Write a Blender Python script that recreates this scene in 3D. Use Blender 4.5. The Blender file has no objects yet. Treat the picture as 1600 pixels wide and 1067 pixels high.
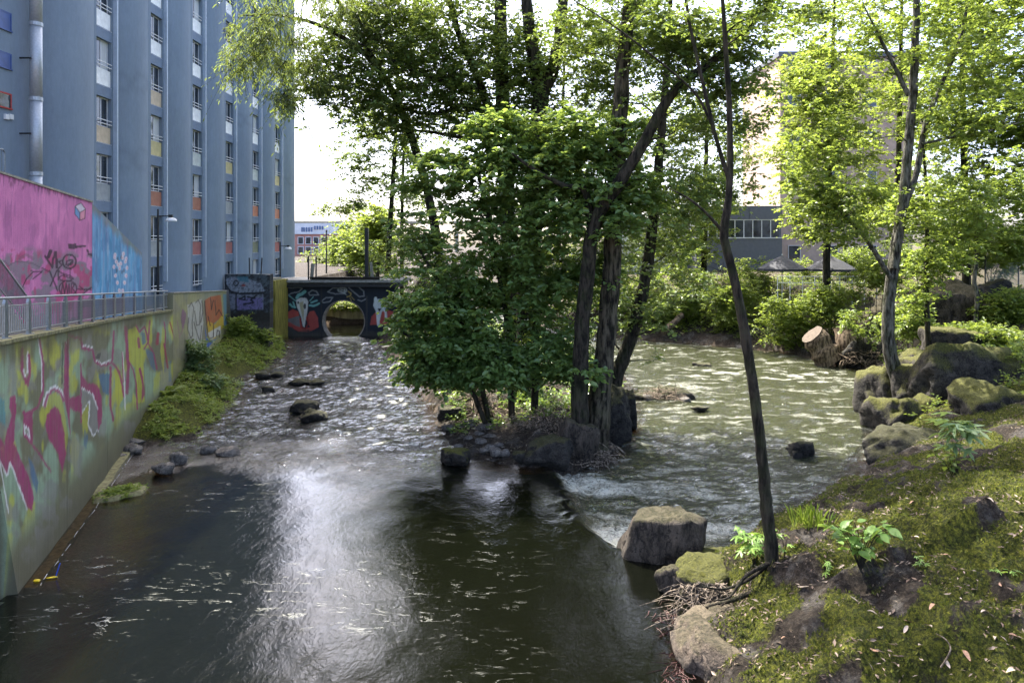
import bpy, bmesh, math, random
import numpy as np
from mathutils import Vector
random.seed(5)
rng = np.random.default_rng(11)
SC = bpy.context.scene
COL = SC.collection
# ------------------------------------------------------------------ camera, sky, sun, exposure
F, HC = 1111.0, 8.5            # focal length in photograph pixels, eye height above the lower water
cam = bpy.data.cameras.new('camera')
cam.lens = 25.0; cam.sensor_width = 36.0; cam.shift_y = -153.5 / 1600.0
cam.clip_start = 0.1; cam.clip_end = 6000
camo = bpy.data.objects.new('camera', cam); COL.objects.link(camo)
camo.location = (0, 0, HC); camo.rotation_euler = (math.radians(90), 0, 0)
SC.camera = camo
SUN_EL, SUN_AZ = math.radians(57), math.radians(-30)      # azimuth from +Y towards +X
wd = bpy.data.worlds.new('World'); SC.world = wd; wd.use_nodes = True
wn = wd.node_tree.nodes; bg = wn['Background']
sky = wn.new('ShaderNodeTexSky'); sky.sky_type = 'NISHITA'; sky.sun_disc = False
sky.sun_elevation = SUN_EL; sky.sun_rotation = SUN_AZ
sky.air_density = 0.55; sky.dust_density = 4.0; sky.ozone_density = 1.0; sky.altitude = 20
wd.node_tree.links.new(sky.outputs[0], bg.inputs[0]); bg.inputs[1].default_value = 0.15
sl = bpy.data.lights.new('sun', 'SUN'); sl.energy = 3.2; sl.angle = math.radians(0.6); sl.color = (1.0, 0.95, 0.86)
so = bpy.data.objects.new('sun', sl); COL.objects.link(so)
sdir = Vector((math.sin(SUN_AZ) * math.cos(SUN_EL), math.cos(SUN_AZ) * math.cos(SUN_EL), math.sin(SUN_EL)))
so.rotation_euler = sdir.to_track_quat('Z', 'Y').to_euler(); so.location = (0, 0, 60)
vs = SC.view_settings; vs.view_transform = 'Standard'; vs.look = 'None'; vs.gamma = 1.0; vs.use_curve_mapping = False
vs.exposure = 2.5
SC.render.engine = 'CYCLES'
cy = SC.cycles; cy.use_denoising = True; cy.max_bounces = 10; cy.diffuse_bounces = 6; cy.glossy_bounces = 3
cy.transmission_bounces = 6; cy.transparent_max_bounces = 6; cy.caustics_reflective = False; cy.caustics_refractive = False
cy.sample_clamp_indirect = 6.0
# ------------------------------------------------------------------ helpers
def U(px, py, Y):
    return np.array([(px - 800) / F * Y, Y, HC - (py - 380) / F * Y])
def G(px, py, z):
    return U(px, py, (HC - z) * F / (py - 380))
def hsh(ix, iy, s):
    h = (ix.astype(np.int64) * 374761393 + iy.astype(np.int64) * 668265263 + s * 974634777) & 0x7fffffff
    h = ((h ^ (h >> 13)) * 1274126177) & 0x7fffffff
    return ((h ^ (h >> 16)) & 0xffff) / 65535.0
def vn(x, y, s=0):
    x = np.asarray(x, float); y = np.asarray(y, float)
    ix = np.floor(x); iy = np.floor(y); fx = x - ix; fy = y - iy
    fx = fx * fx * (3 - 2 * fx); fy = fy * fy * (3 - 2 * fy)
    a = hsh(ix, iy, s); b = hsh(ix + 1, iy, s); c = hsh(ix, iy + 1, s); d = hsh(ix + 1, iy + 1, s)
    return (a + (b - a) * fx) * (1 - fy) + (c + (d - c) * fx) * fy
def fbm(x, y, s=0, o=4):
    r = 0; a = 0.5
    for k in range(o):
        r = r + a * vn(x * 2 ** k, y * 2 ** k, s + k * 17); a *= 0.5
    return r / (1 - 0.5 ** o)          # 0..1
def unit(v):
    return v / np.maximum(np.linalg.norm(v, axis=-1, keepdims=True), 1e-9)
def sstep(a, b, x):
    t = np.clip((x - a) / (b - a), 0, 1); return t * t * (3 - 2 * t)
def link(o, parent=None):
    COL.objects.link(o)
    if parent is not None: o.parent = parent
    return o
def tag(o, label=None, cat=None, group=None, kind=None):
    if label: o['label'] = label
    if cat: o['category'] = cat
    if group: o['group'] = group
    if kind: o['kind'] = kind
    return o
def empty(name, loc, label=None, cat=None, group=None):
    o = bpy.data.objects.new(name, None); o.location = tuple(float(c) for c in loc); o.empty_display_size = 0.2
    link(o); return tag(o, label, cat, group)
def me_np(name, V, faces, mat=None, smooth=False, cols=None, uni=4):
    """faces: int array (n,k) or list of such arrays"""
    V = np.ascontiguousarray(V, dtype=np.float32)
    if not isinstance(faces, list): faces = [faces]
    faces = [np.asarray(f, dtype=np.int32) for f in faces if len(f)]
    me = bpy.data.meshes.new(name)
    me.vertices.add(len(V)); me.vertices.foreach_set('co', V.ravel())
    li = np.concatenate([f.ravel() for f in faces]); lt = np.concatenate([np.full(len(f), f.shape[1], np.int32) for f in faces])
    me.loops.add(len(li)); me.loops.foreach_set('vertex_index', li)
    me.polygons.add(len(lt)); me.polygons.foreach_set('loop_start', np.concatenate([[0], np.cumsum(lt)[:-1]]).astype(np.int32))
    me.polygons.foreach_set('loop_total', lt)
    me.polygons.foreach_set('use_smooth', np.full(len(lt), bool(smooth)))
    me.update(calc_edges=True)
    if cols is not None:
        for nm, arr in cols.items():
            arr = np.asarray(arr, np.float32)
            if arr.ndim == 1:
                a = me.attributes.new(nm, 'FLOAT', 'POINT'); a.data.foreach_set('value', np.ascontiguousarray(arr))
            else:
                if arr.shape[1] == 3: arr = np.concatenate([arr, np.ones((len(arr), 1), np.float32)], 1)
                a = me.attributes.new(nm, 'FLOAT_COLOR', 'POINT'); a.data.foreach_set('color', np.ascontiguousarray(arr).ravel())
    if mat: me.materials.append(mat)
    return me
def ob(name, me, parent=None, loc=None, rz=0.0):
    o = bpy.data.objects.new(name, me); link(o, parent)
    if loc is not None: o.location = tuple(float(c) for c in loc)
    if rz: o.rotation_euler = (0, 0, rz)
    return o
class MB:
    """collects boxes, tubes and prisms into one mesh"""
    def __init__(s): s.V = []; s.F = {}; s.n = 0
    def add(s, V, F_):
        V = np.asarray(V, float); s.V.append(V)
        for f in F_: s.F.setdefault(len(f), []).append([i + s.n for i in f])
        s.n += len(V); return s
    def box(s, x0, x1, y0, y1, z0, z1):
        v = [(x, y, z) for z in (z0, z1) for y in (y0, y1) for x in (x0, x1)]
        return s.add(v, [(0, 2, 3, 1), (4, 5, 7, 6), (0, 1, 5, 4), (2, 6, 7, 3), (0, 4, 6, 2), (1, 3, 7, 5)])
    def hexa(s, v):   # 8 corners: bottom 4 ccw, top 4 ccw
        return s.add(v, [(3, 2, 1, 0), (4, 5, 6, 7), (0, 1, 5, 4), (1, 2, 6, 5), (2, 3, 7, 6), (3, 0, 4, 7)])
    def tube(s, pts, r, n=6, cap=True):
        V, F_ = tube_arr(np.asarray(pts, float), np.broadcast_to(np.asarray(r, float), (len(pts),)), n)
        f = [tuple(q) for q in F_]
        if cap: f += [tuple(range(n))[::-1], tuple(range(len(V) - n, len(V)))]
        return s.add(V, f)
    def build(s, name, mat, parent=None, smooth=False, loc=None):
        me = me_np(name, np.concatenate(s.V), [np.array(v) for v in s.F.values()], mat, smooth)
        return ob(name, me, parent, loc)
def tube_arr(P, R, n=6):
    m = len(P); T = unit(np.gradient(P, axis=0))
    ref = np.array([0.31, 0.2, 0.93]);  ref = np.array([1.0, 0.1, 0]) if abs(T[0] @ ref) > .93 else ref
    A = unit(np.cross(T, ref)); B = np.cross(T, A)
    a = np.arange(n) * 2 * np.pi / n
    V = P[:, None] + R[:, None, None] * (A[:, None] * np.cos(a)[None, :, None] + B[:, None] * np.sin(a)[None, :, None])
    i = np.arange(m - 1)[:, None] * n; j = np.arange(n)[None]; k = (np.arange(n)[None] + 1) % n
    Fq = np.stack([i + j, i + k, i + n + k, i + n + j], -1).reshape(-1, 4)
    return V.reshape(-1, 3), Fq
def smoothpath(P, n):
    P = np.asarray(P, float); t = np.linspace(0, len(P) - 1, n); i = np.minimum(t.astype(int), len(P) - 2); f = (t - i)[:, None]
    Q = np.vstack([2 * P[0] - P[1], P, 2 * P[-1] - P[-2]])
    p0, p1, p2, p3 = Q[i], Q[i + 1], Q[i + 2], Q[i + 3]
    return .5 * (2 * p1 + (p2 - p0) * f + (2 * p0 - 5 * p1 + 4 * p2 - p3) * f ** 2 + (3 * p1 - p0 - 3 * p2 + p3) * f ** 3)
def grid_faces(nu, nv):
    i = np.arange(nu - 1)[:, None]; j = np.arange(nv - 1)[None]
    a = i * nv + j
    return np.stack([a, a + nv, a + nv + 1, a + 1], -1).reshape(-1, 4)
# ---- materials
class MT:
    def __init__(s, name):
        s.m = bpy.data.materials.new(name); s.m.use_nodes = True; s.t = s.m.node_tree; s.n = s.t.nodes
        s.p = s.n['Principled BSDF']; s.out = s.n['Material Output']; s.co = None
    def N(s, typ, ins=None, **props):
        q = s.n.new('ShaderNode' + typ)
        for k, v in props.items(): setattr(q, k, v)
        for k, v in (ins or {}).items(): s.set(q.inputs[k], v)
        return q
    def set(s, sock, v):
        if hasattr(v, 'is_linked') or isinstance(v, bpy.types.NodeSocket): s.t.links.new(v, sock)
        elif isinstance(v, (tuple, list)) and len(v) == 3 and sock.type == 'RGBA': sock.default_value = (*v, 1)
        else: sock.default_value = v
    def obj(s, scale=(1, 1, 1), world=False):
        c = s.N('NewGeometry').outputs['Position'] if world else s.N('TexCoord').outputs['Object']
        return s.N('Mapping', {0: c, 3: scale}).outputs[0]
    def noise(s, scale=5, detail=4, rough=.55, vec=None, world=False, stretch=(1, 1, 1), dist=0):
        return s.N('TexNoise', {'Vector': vec or s.obj(stretch, world), 'Scale': scale, 'Detail': detail, 'Roughness': rough, 'Distortion': dist}).outputs[0]
    def ramp(s, fac, *stops):
        r = s.N('ValToRGB', {0: fac}); e = r.color_ramp.elements
        while len(e) < len(stops): e.new(0.5)
        for q, (p, c) in zip(e, stops):
            q.position = p; q.color = (*c, 1) if isinstance(c, (tuple, list)) else (c, c, c, 1)
        return r.outputs[0]
    def mix(s, fac, a, b, mode='MIX'):
        q = s.N('Mix', data_type='RGBA', blend_type=mode); s.set(q.inputs[0], fac); s.set(q.inputs[6], a); s.set(q.inputs[7], b)
        return q.outputs[2]
    def math(s, op, a, b=0.0, c=None):
        q = s.N('Math', operation=op); s.set(q.inputs[0], a); s.set(q.inputs[1], b)
        if c is not None: s.set(q.inputs[2], c)
        return q.outputs[0]
    def attr(s, name, col=True):
        q = s.N('Attribute', attribute_name=name); return q.outputs['Color' if col else 'Fac']
    def bump(s, h, strength=.4, dist=.05, normal=None):
        ins = {'Strength': strength, 'Distance': dist, 'Height': h}
        if normal is not None: ins['Normal'] = normal
        return s.N('Bump', ins).outputs[0]
    def fin(s, col=None, rough=.8, normal=None, **kw):
        if col is not None: s.set(s.p.inputs['Base Color'], col)
        s.set(s.p.inputs['Roughness'], rough)
        if normal is not None: s.set(s.p.inputs['Normal'], normal)
        for k, v in kw.items(): s.set(s.p.inputs[k.replace('_', ' ')], v)
        return s.m
def plain(name, c, rough=.6, var=.25, scale=6, bump=.15, metal=0.0, stretch=(1, 1, 1), spec=.4):
    m = MT(name); n = m.noise(scale, 5, .6, stretch=stretch)
    d = tuple(x * (1 - var) for x in c); l = tuple(min(1, x * (1 + var)) for x in c)
    return m.fin(m.ramp(n, (.3, d), (.7, l)), rough, m.bump(n, bump, .02), Metallic=metal, Specular_IOR_Level=spec)
def leaf_mat(name, cols, trans=.45, rough=.42):
    m = MT(name); g = m.N('NewGeometry').outputs['Random Per Island']
    st = [(i / (len(cols) - 1), c) for i, c in enumerate(cols)]
    n = m.noise(.35, 2, .5, world=True)
    c = m.mix(m.math('MULTIPLY', n, .4), m.ramp(g, *st), tuple(x * .6 for x in cols[0]))
    m.set(m.p.inputs['Base Color'], c); m.p.inputs['Roughness'].default_value = rough; m.p.inputs['Specular IOR Level'].default_value = .45
    tc = m.mix(.5, c, (.36, .44, .09), 'MIX'); 
    tr = m.N('BsdfTranslucent', {'Color': m.mix(1.0, tc, (1.2, 1.2, .85), 'MULTIPLY')}).outputs[0]
    mx = m.N('MixShader', {0: trans, 1: m.p.outputs[0], 2: tr}).outputs[0]
    m.t.links.new(mx, m.out.inputs[0]); return m.m
def bark_mat(name, dark, light, scale=9, moss=0.0):
    m = MT(name); n = m.noise(scale, 6, .65, stretch=(1, 1, .22)); n2 = m.noise(2.0, 4, .6)
    c = m.ramp(n, (.41, dark), (.6, light))
    c = m.mix(m.math('MULTIPLY', m.ramp(n2, (.45, 0.), (.7, 1.)), moss), c, (.05, .065, .02))
    return m.fin(c, .9, m.bump(n, 1.0, .10), Specular_IOR_Level=.2)
# ------------------------------------------------------------------ terrain and water levels
def inside_dist(poly, x, y):
    """signed distance, positive inside"""
    poly = np.asarray(poly, float); d = np.full(x.shape, 1e9); ins = np.zeros(x.shape, bool)
    for i in range(len(poly)):
        a = poly[i]; b = poly[(i + 1) % len(poly)]; e = b - a
        t = np.clip(((x - a[0]) * e[0] + (y - a[1]) * e[1]) / (e @ e), 0, 1)
        d = np.minimum(d, np.hypot(x - a[0] - t * e[0], y - a[1] - t * e[1]))
        c = ((a[1] > y) != (b[1] > y)) & (x < (b[0] - a[0]) * (y - a[1]) / (b[1] - a[1] + 1e-12) + a[0]); ins ^= c
    return np.where(ins, d, -d)
WALL = np.array([(-10.75, 14.26), (-11.48, 16.52), (-15.28, 28.3), (-16.88, 35.4), (-18.47, 46.0)])
def wall_x(y): return np.interp(y, WALL[:, 1], WALL[:, 0])
def walk_z(y): return np.interp(y, [14, 16, 28.5, 35.4, 47], [6.35, 6.25, 5.5, 5.12, 5.1])
LEFTLAND = [(-12.05, 16.95), (-15.70, 28.3), (-17.3, 35.4), (-18.9, 46.2), (-19.0, 55.9), (-18.2, 57), (-18.2, 64.3), (-10.9, 64.4), (-10.9, 2500), (-2500, 2500), (-2500, 16.9)]
LEFTBANK = [(-16.2, 27.6), (-14.4, 28.6), (-12.9, 29.4), (-13.2, 33), (-13.9, 36), (-15.0, 40), (-14.9, 44.5), (-15.2, 48), (-17.0, 53), (-18.2, 56.2), (-21, 56.2), (-21, 30)]
ISLAND = [(-2.5, 27.2), (-1.2, 26.3), (0.7, 25.8), (2.2, 25.9), (3.9, 28.0), (4.8, 30.5), (6, 35), (7, 44), (5, 52), (1, 58), (-5, 64), (-8, 80), (-8, 2500), (-11.0, 2500), (-10.9, 57), (-8.6, 50), (-6.4, 43.4), (-4.6, 37), (-3.4, 32.5), (-3.0, 29)]
RIGHT = [(3.0, 4), (3.1, 13.0), (3.7, 15.6), (4.2, 17.5), (4.9, 18.6), (6.6, 20.0), (8.9, 22.6), (12.6, 26.0), (15.4, 30), (17.6, 34.5), (19.6, 38.5), (22.3, 44), (22.4, 48), (20.0, 52.5), (15, 56.5), (10.4, 59), (4, 64), (-1, 78), (-1, 2500), (2500, 2500), (2500, 4)]
def zl(y): return np.interp(y, [0, 27, 30, 40, 52, 70], [.35, .35, .42, .75, 1.18, 1.22])
def zr(y): return np.interp(y, [0, 24, 34, 60, 90], [.0, .0, .1, .55, .8])
WEIR = np.array([(3.6, 18.4), (2.7, 19.3), (1.75, 21.0), (1.7, 22.6), (1.55, 24.2), (1.1, 26.2), (0.2, 30), (-2, 40), (-6, 60), (-9, 90)])
def weir_x(y): return np.interp(y, WEIR[:, 1], WEIR[:, 0])
def water_z(x, y):
    k = sstep(0, 1, (x - weir_x(y) + .05 + .9 * (fbm(x * 1.1, y * 1.1, 141, 3) - .5) * sstep(27, 25, y)) / (.5 + .7 * vn(x * .3, y * .9, 143)))
    k = np.where(y < 18.4, 0, k)
    k = k * sstep(18.2, 18.9, y + 0 * x)
    return zl(y) * (1 - k) + zr(y) * k
def land(x, y):
    n1 = fbm(x * .55, y * .55, 3, 4) - .5; n2 = fbm(x * 2.3, y * 2.3, 9, 3) - .5
    wz = water_z(x, y)
    # bed: deep in mid stream, shallow brown shelf along the left wall and in the rapids
    shelf = sstep(4.4, .6, x - wall_x(y) - 1.2 * (fbm(x * .4, y * .4, 21, 3) - .5) * 2) * sstep(16.0, 17.2, y)
    rap = sstep(26, 34, y) * sstep(2, -1, x)
    bed = wz - 1.0 + .82 * shelf + .0 * rap * (1 - shelf) + .25 * n1 + .1 * n2
    z = bed
    dl = inside_dist(LEFTBANK, x, y)
    zb = wz - .1 + np.clip(dl, -1, 2.2) * .42 + sstep(30, 52, y) * sstep(.2, 3, dl) * .9 + n1 * .5 + n2 * .2
    z = np.maximum(z, np.where(dl > -.6, zb, -9))
    di = inside_dist(ISLAND, x, y)
    far = sstep(56, 62, y)
    beach = sstep(1.3, .2, x) * sstep(33.4, 31.4, y)
    zi = wz - .05 + np.clip(di, -1, .9) * (.85 - .62 * beach) + np.clip(di - .9, 0, 3) * .16 + far * np.clip(di, 0, 3) * 1.1 + n1 * (.55 - .4 * beach) + n2 * .2 - .3 * beach * np.clip(di - .9, 0, 3) * .16
    z = np.maximum(z, np.where(di > -.7, zi, -9))
    dr = inside_dist(RIGHT, x, y)
    near = sstep(24, 19, y)
    steep = sstep(-.2, .9, dr)
    zr_ = zr(y) - .25 + steep * (.5 + .35 * near) + np.clip(dr, 0, 40) * (.36 + .03 * near) * (1 - .0 * dr) + n1 * (.7 + .5 * near) + n2 * .28
    zr_ = np.where(dr > 9, np.minimum(zr_, 4.6 + (dr - 9) * .06 + n1), zr_)
    zr_ = zr_ + near * (np.abs(fbm(x * .9 + 4, y * .9, 40, 3) - .5) * -.9 + .14) + (fbm(x * 4.5, y * 4.5, 46, 3) - .5) * .16 * sstep(40, 20, y)
    zr_ = zr_ - .36 * sstep(.10, -.10, y - 14.0 - .9 * (fbm(x * .6, y * .1, 52, 3) - .5) - .05 * (x - 7)) * sstep(6.0, 6.9, x) + .10 * (fbm(x * 2.4, y * 2.4, 58, 3) - .5) * near * 2
    zr_ = zr_ - 1.15 * np.exp(-((x - 4.45) / .85) ** 2 - ((y - 15.7) / 1.0) ** 2)
    z = np.maximum(z, np.where(dr > -.6, zr_, -9))
    dL = inside_dist(LEFTLAND, x, y)
    zL = np.where(y < 47, walk_z(y) - .06, 5.35)
    zL = np.where((y > 64.3) & (x > -18.4), 2.3 + np.clip((y - 65) * .12, 0, 3), zL)
    z = np.where(dL > 0, np.maximum(zL, z), z)
    z = z * (1 - sstep(95, 130, y)) + 5.0 * sstep(95, 130, y)
    return z
def axis(fine, lo, hi):
    a = np.concatenate([np.arange(f0, f1, st) for f0, f1, st in fine])
    g = []; p = a[-1]; st = .6
    while p < hi: p += st; st *= 1.28; g.append(p)
    l = []; p = a[0]; st = .6
    while p > lo: p -= st; st *= 1.28; l.append(p)
    return np.concatenate([l[::-1], a, g])
GX = axis([(-22, 2.4, .24), (2.4, 15, .125), (15, 34, .26)], -900, 900)
GY = axis([(6, 24, .125), (24, 38, .22), (38, 68, .33)], -60, 900)
gx, gy = np.meshgrid(GX, GY, indexing='ij'); gz = land(gx, gy)
def ground_z(x, y): return land(np.atleast_1d(np.asarray(x, float)), np.atleast_1d(np.asarray(y, float)))
dr = inside_dist(RIGHT, gx, gy); dI = inside_dist(ISLAND, gx, gy); dB = inside_dist(LEFTBANK, gx, gy); dL = inside_dist(LEFTLAND, gx, gy)
moss = np.clip(sstep(.2, 1.5, dr) * sstep(.36, .50, fbm(gx * 1.15, gy * 1.15, 61, 5)) * sstep(45, 30, gy) * .95 + sstep(.1, .8, dB) * .9, 0, 1)
pav = np.where((dL > .0) & (gy < 64), 1.0, 0.0)
bedm = np.clip(sstep(.03, .12, water_z(gx, gy) - gz), 0, 1) * (gy < 90)
dry = sstep(34, 46, gy) * sstep(2, 5, dr)
def mask_mat():
    m = MT('earth_moss_gravel'); n = m.noise(1.7, 8, .72, world=True); nf = m.noise(11, 8, .8, world=True); nm = m.noise(13, 8, .82, world=True); ng = m.noise(60, 3, .7, world=True)
    soil = m.ramp(nf, (.34, (.008, .006, .0045)), (.5, (.036, .028, .02)), (.62, (.09, .07, .052)), (.72, (.19, .155, .12)))
    soil = m.mix(m.ramp(n, (.5, 0.), (.6, .6)), soil, m.ramp(nf, (.36, (.05, .046, .042)), (.66, (.21, .195, .175))))
    mo = m.ramp(nm, (.38, (.006, .008, .002)), (.48, (.05, .06, .008)), (.59, (.16, .165, .018)), (.72, (.28, .27, .04)))  # moss noise hollows darkened, crevice shade put into the colour
    k = m.ramp(m.math('ADD', m.math('MULTIPLY', m.attr('moss', False), .62), m.math('MULTIPLY', m.math('SUBTRACT', nf, .5), 1.9)), (.26, 0.), (.46, 1.))
    c = m.mix(k, soil, mo)
    c = m.mix(m.math('MULTIPLY', m.attr('dry', False), .5), c, m.ramp(nf, (.36, (.03, .03, .012)), (.66, (.20, .17, .09))))
    c = m.mix(m.attr('paved', False), c, m.ramp(nf, (.3, (.16, .155, .15)), (.7, (.24, .235, .225))))
    c = m.mix(m.attr('bed', False), c, m.ramp(nf, (.36, (.07, .05, .032)), (.66, (.26, .19, .13))))
    c = m.mix(.6, c, m.ramp(ng, (.35, (.55, .55, .55)), (.65, (1.3, 1.3, 1.3))), 'MULTIPLY')
    h = m.math('ADD', m.math('MULTIPLY', nf, .9), m.math('MULTIPLY', nm, .5))
    return m.fin(c, .92, m.bump(h, 1.0, .16), Specular_IOR_Level=.2)
M_GROUND = mask_mat()
go = ob('ground', me_np('ground', np.stack([gx, gy, gz], -1).reshape(-1, 3), grid_faces(len(GX), len(GY)), M_GROUND, True,
        {'moss': moss.ravel(), 'paved': pav.ravel(), 'dry': dry.ravel(), 'bed': bedm.ravel()}))
tag(go, 'river bed, mossy banks and ground', None, None, 'structure')
# ---- river surface
WX = np.concatenate([np.arange(-19, -3, .17), np.arange(-3, 6, .09), np.arange(6, 24, .17)])
WY = np.concatenate([np.arange(4, 13, .5), np.arange(13, 27, .085), np.arange(27, 44, .15), np.arange(44, 64.3, .3), np.arange(64.3, 100, 1.5)])
wx, wy = np.meshgrid(WX, WY, indexing='ij'); wz = water_z(wx, wy)
isl = inside_dist(ISLAND, wx, wy)
right = sstep(0, .8, wx - weir_x(wy)) * sstep(18.2, 18.9, wy)
rap = (1 - right) * sstep(23.5, 33, wy + 9 * (fbm(wx * .4, wy * .35, 5, 4) - .5)) * sstep(57, 50, wy)
rap = np.clip(rap + right * .75 * sstep(19, 21, wy), 0, 1)
fall = np.exp(-((wx - weir_x(wy) - .9) / .9) ** 2) * sstep(18.3, 19.2, wy) * sstep(26.6, 25.6, wy)
fl = np.exp(-((wx - weir_x(wy) - 1.35) / .5) ** 2) * sstep(18.4, 18.9, wy) * sstep(26.5, 25.8, wy)
px_ = wx + .5 * (fbm(wx * .8, wy * .8, 123, 3) - .5); py_ = wy + .9 * (fbm(wx * .7, wy * .7, 127, 3) - .5)
plume = np.exp(-((py_ - 25.0 + .12 * (px_ - 1.6)) / .95) ** 2) * sstep(1.0, 1.7, px_) * np.exp(-np.clip(px_ - 1.7, 0, 9) / 3.0) + np.exp(-((px_ - 3.1) / 1.25) ** 2 - ((py_ - 20.1) / 1.1) ** 2) * sstep(.3, .8, wx - weir_x(wy))
plume = plume + .55 * np.exp(-((py_ - 22.4 + .45 * (px_ - 2.2)) / .35) ** 2) * sstep(1.9, 2.6, px_) * np.exp(-np.clip(px_ - 2.4, 0, 9) / 2.6) + .4 * np.exp(-((py_ - 20.9 - .1 * (px_ - 4)) / .4) ** 2) * sstep(3.2, 4.2, px_) * sstep(8.5, 6, px_)
plume = np.clip(plume, 0, 1) * right
# displacement: stretched along the flow on the left, choppy on the right
a = wx + .5 * fbm(wx * .5, wy * .5, 2, 2); b = wy + .6 * fbm(wx * .6, wy * .4, 8, 2)
chop = (fbm(a * 1.1, b * 1.6, 31, 4) - .5) * .36 * rap + (fbm(a * .7, b * .55, 33, 3) - .5) * .05 + (fbm(a * 3.6, b * 4.2, 35, 2) - .5) * .07 * rap
ridge = np.abs(fbm(a * 1.6 - b * .8, b * .55 + a * .5, 44, 3) - .5)
chop = chop + fall * (.10 - ridge * .9) * .6 + plume * (fbm(a * 2.6, b * 2.6, 71, 3) - .5) * .30
wz2 = wz + chop
foam = plume * (.42 + .8 * fbm(a * 2.2 + b * .9, b * 2.6 - a * .8, 77, 5))
foam = foam + right * sstep(.42, .74, fbm(a * 1.1 + .6 * b, b * 3.0, 91, 5)) * .42 * rap  # right arm streaks: aerated water, also standing in for silvery sky reflection
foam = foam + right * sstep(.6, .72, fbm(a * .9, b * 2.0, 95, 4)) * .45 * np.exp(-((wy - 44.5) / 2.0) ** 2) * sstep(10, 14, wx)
foam = foam + (1 - right) * rap * sstep(.68, .8, fbm(a * 1.6, b * 1.3, 101, 4)) * .5
foam = np.clip(foam, 0, 1)
pool = (1 - right) * sstep(28, 25, wy) * sstep(2.0, -2.5, wx) * sstep(.46, .64, fbm(wx * .22 + 3, wy * .3, 113, 2))
gd = land(wx, wy); depth = np.clip(wz - gd, 0, 2)
mask = (depth > -.01)
def water_mat():
    m = MT('river_water')
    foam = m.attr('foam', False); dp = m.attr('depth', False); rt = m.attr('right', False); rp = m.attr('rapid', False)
    v = m.obj((1, 1, 1), True)
    n1 = m.noise(2.1, 6, .66, world=True, stretch=(1.15, .7, 1), dist=1.3)
    n2 = m.noise(8.5, 4, .6, world=True, stretch=(1.0, .8, 1), dist=.6)
    n3 = m.noise(1.5, 5, .6, world=True, stretch=(1.1, .8, 1), dist=1.8); rg = m.math('ABSOLUTE', m.math('SUBTRACT', n3, .5))
    h = m.math('ADD', m.math('ADD', m.math('MULTIPLY', n1, .7), m.math('MULTIPLY', n2, .45)), m.math('MULTIPLY', rg, m.math('MULTIPLY_ADD', rp, -1.3, -.25)))
    st = m.math('ADD', m.math('MULTIPLY', rp, m.math('MULTIPLY_ADD', rt, .35, .55)), .026)
    q = m.N('Bump', {'Distance': .5, 'Strength': 1.0, 'Height': m.math('MULTIPLY', h, st)}); nr = q.outputs[0]
    murk = m.mix(rt, (.0026, .003, .0016), (.020, .023, .007))
    dif = m.N('BsdfDiffuse', {'Color': murk}).outputs[0]
    tra = m.N('BsdfTransparent', {'Color': (.62, .50, .34)}).outputs[0]
    k = m.ramp(dp, (.0, 0.02), (.30, .28), (.8, .97))
    body = m.N('MixShader', {0: k, 1: tra, 2: dif}).outputs[0]
    fr = m.N('Fresnel', {'IOR': 1.33, 'Normal': nr}).outputs[0]
    gl = m.N('BsdfGlossy', {'Roughness': .02, 'Normal': nr, 'Color': (1, 1, 1)}).outputs[0]
    sh = m.N('MixShader', {0: m.math('MINIMUM', m.math('MULTIPLY_ADD', fr, 1.25, .015), 1.0), 1: body, 2: gl}).outputs[0]
    tv = m.N('Mapping', {0: m.N('NewGeometry').outputs['Position'], 2: (0, 0, -.55), 3: (.55, 1.5, 1)}).outputs[0]
    tn = m.noise(.75, 6, .62, vec=tv, dist=1.6); tb = m.noise(2.6, 4, .65, vec=tv)
    th = m.math('MULTIPLY', m.ramp(m.math('ABSOLUTE', m.math('SUBTRACT', tn, .5)), (.0, 1.), (.011, .0)), m.math('MULTIPLY', m.ramp(tb, (.5, 0.), (.62, 1.)), m.attr('pool', False)))
    sp = m.N('TexVoronoi', {'Vector': tv, 'Scale': 3.2}).outputs[0]; th = m.math('MAXIMUM', th, m.math('MULTIPLY', m.ramp(sp, (.035, 1.), (.07, .0)), m.math('MULTIPLY', m.attr('pool', False), m.ramp(tb, (.56, 0.), (.66, .6)))))
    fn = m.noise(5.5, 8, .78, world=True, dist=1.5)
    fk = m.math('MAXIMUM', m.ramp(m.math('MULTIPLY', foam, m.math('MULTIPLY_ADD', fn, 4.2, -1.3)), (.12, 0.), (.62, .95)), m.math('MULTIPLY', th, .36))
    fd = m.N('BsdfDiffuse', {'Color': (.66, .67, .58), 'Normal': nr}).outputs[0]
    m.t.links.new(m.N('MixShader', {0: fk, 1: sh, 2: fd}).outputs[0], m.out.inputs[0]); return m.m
M_WATER = water_mat()
wV = np.stack([wx, wy, wz2], -1).reshape(-1, 3); wF = grid_faces(len(WX), len(WY))
keep = (gd < wz + .25).ravel() & (wx > wall_x(wy) - .15).ravel() | (wy > 64.5).ravel() & (wx > -14).ravel() & (gd < wz + .25).ravel()
wF = wF[keep[wF].any(1)]
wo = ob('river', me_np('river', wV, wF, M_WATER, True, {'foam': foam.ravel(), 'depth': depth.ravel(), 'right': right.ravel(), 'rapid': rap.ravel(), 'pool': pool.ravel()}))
tag(wo, 'two arms of a shallow river with rapids and foam', None, None, 'structure')
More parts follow.
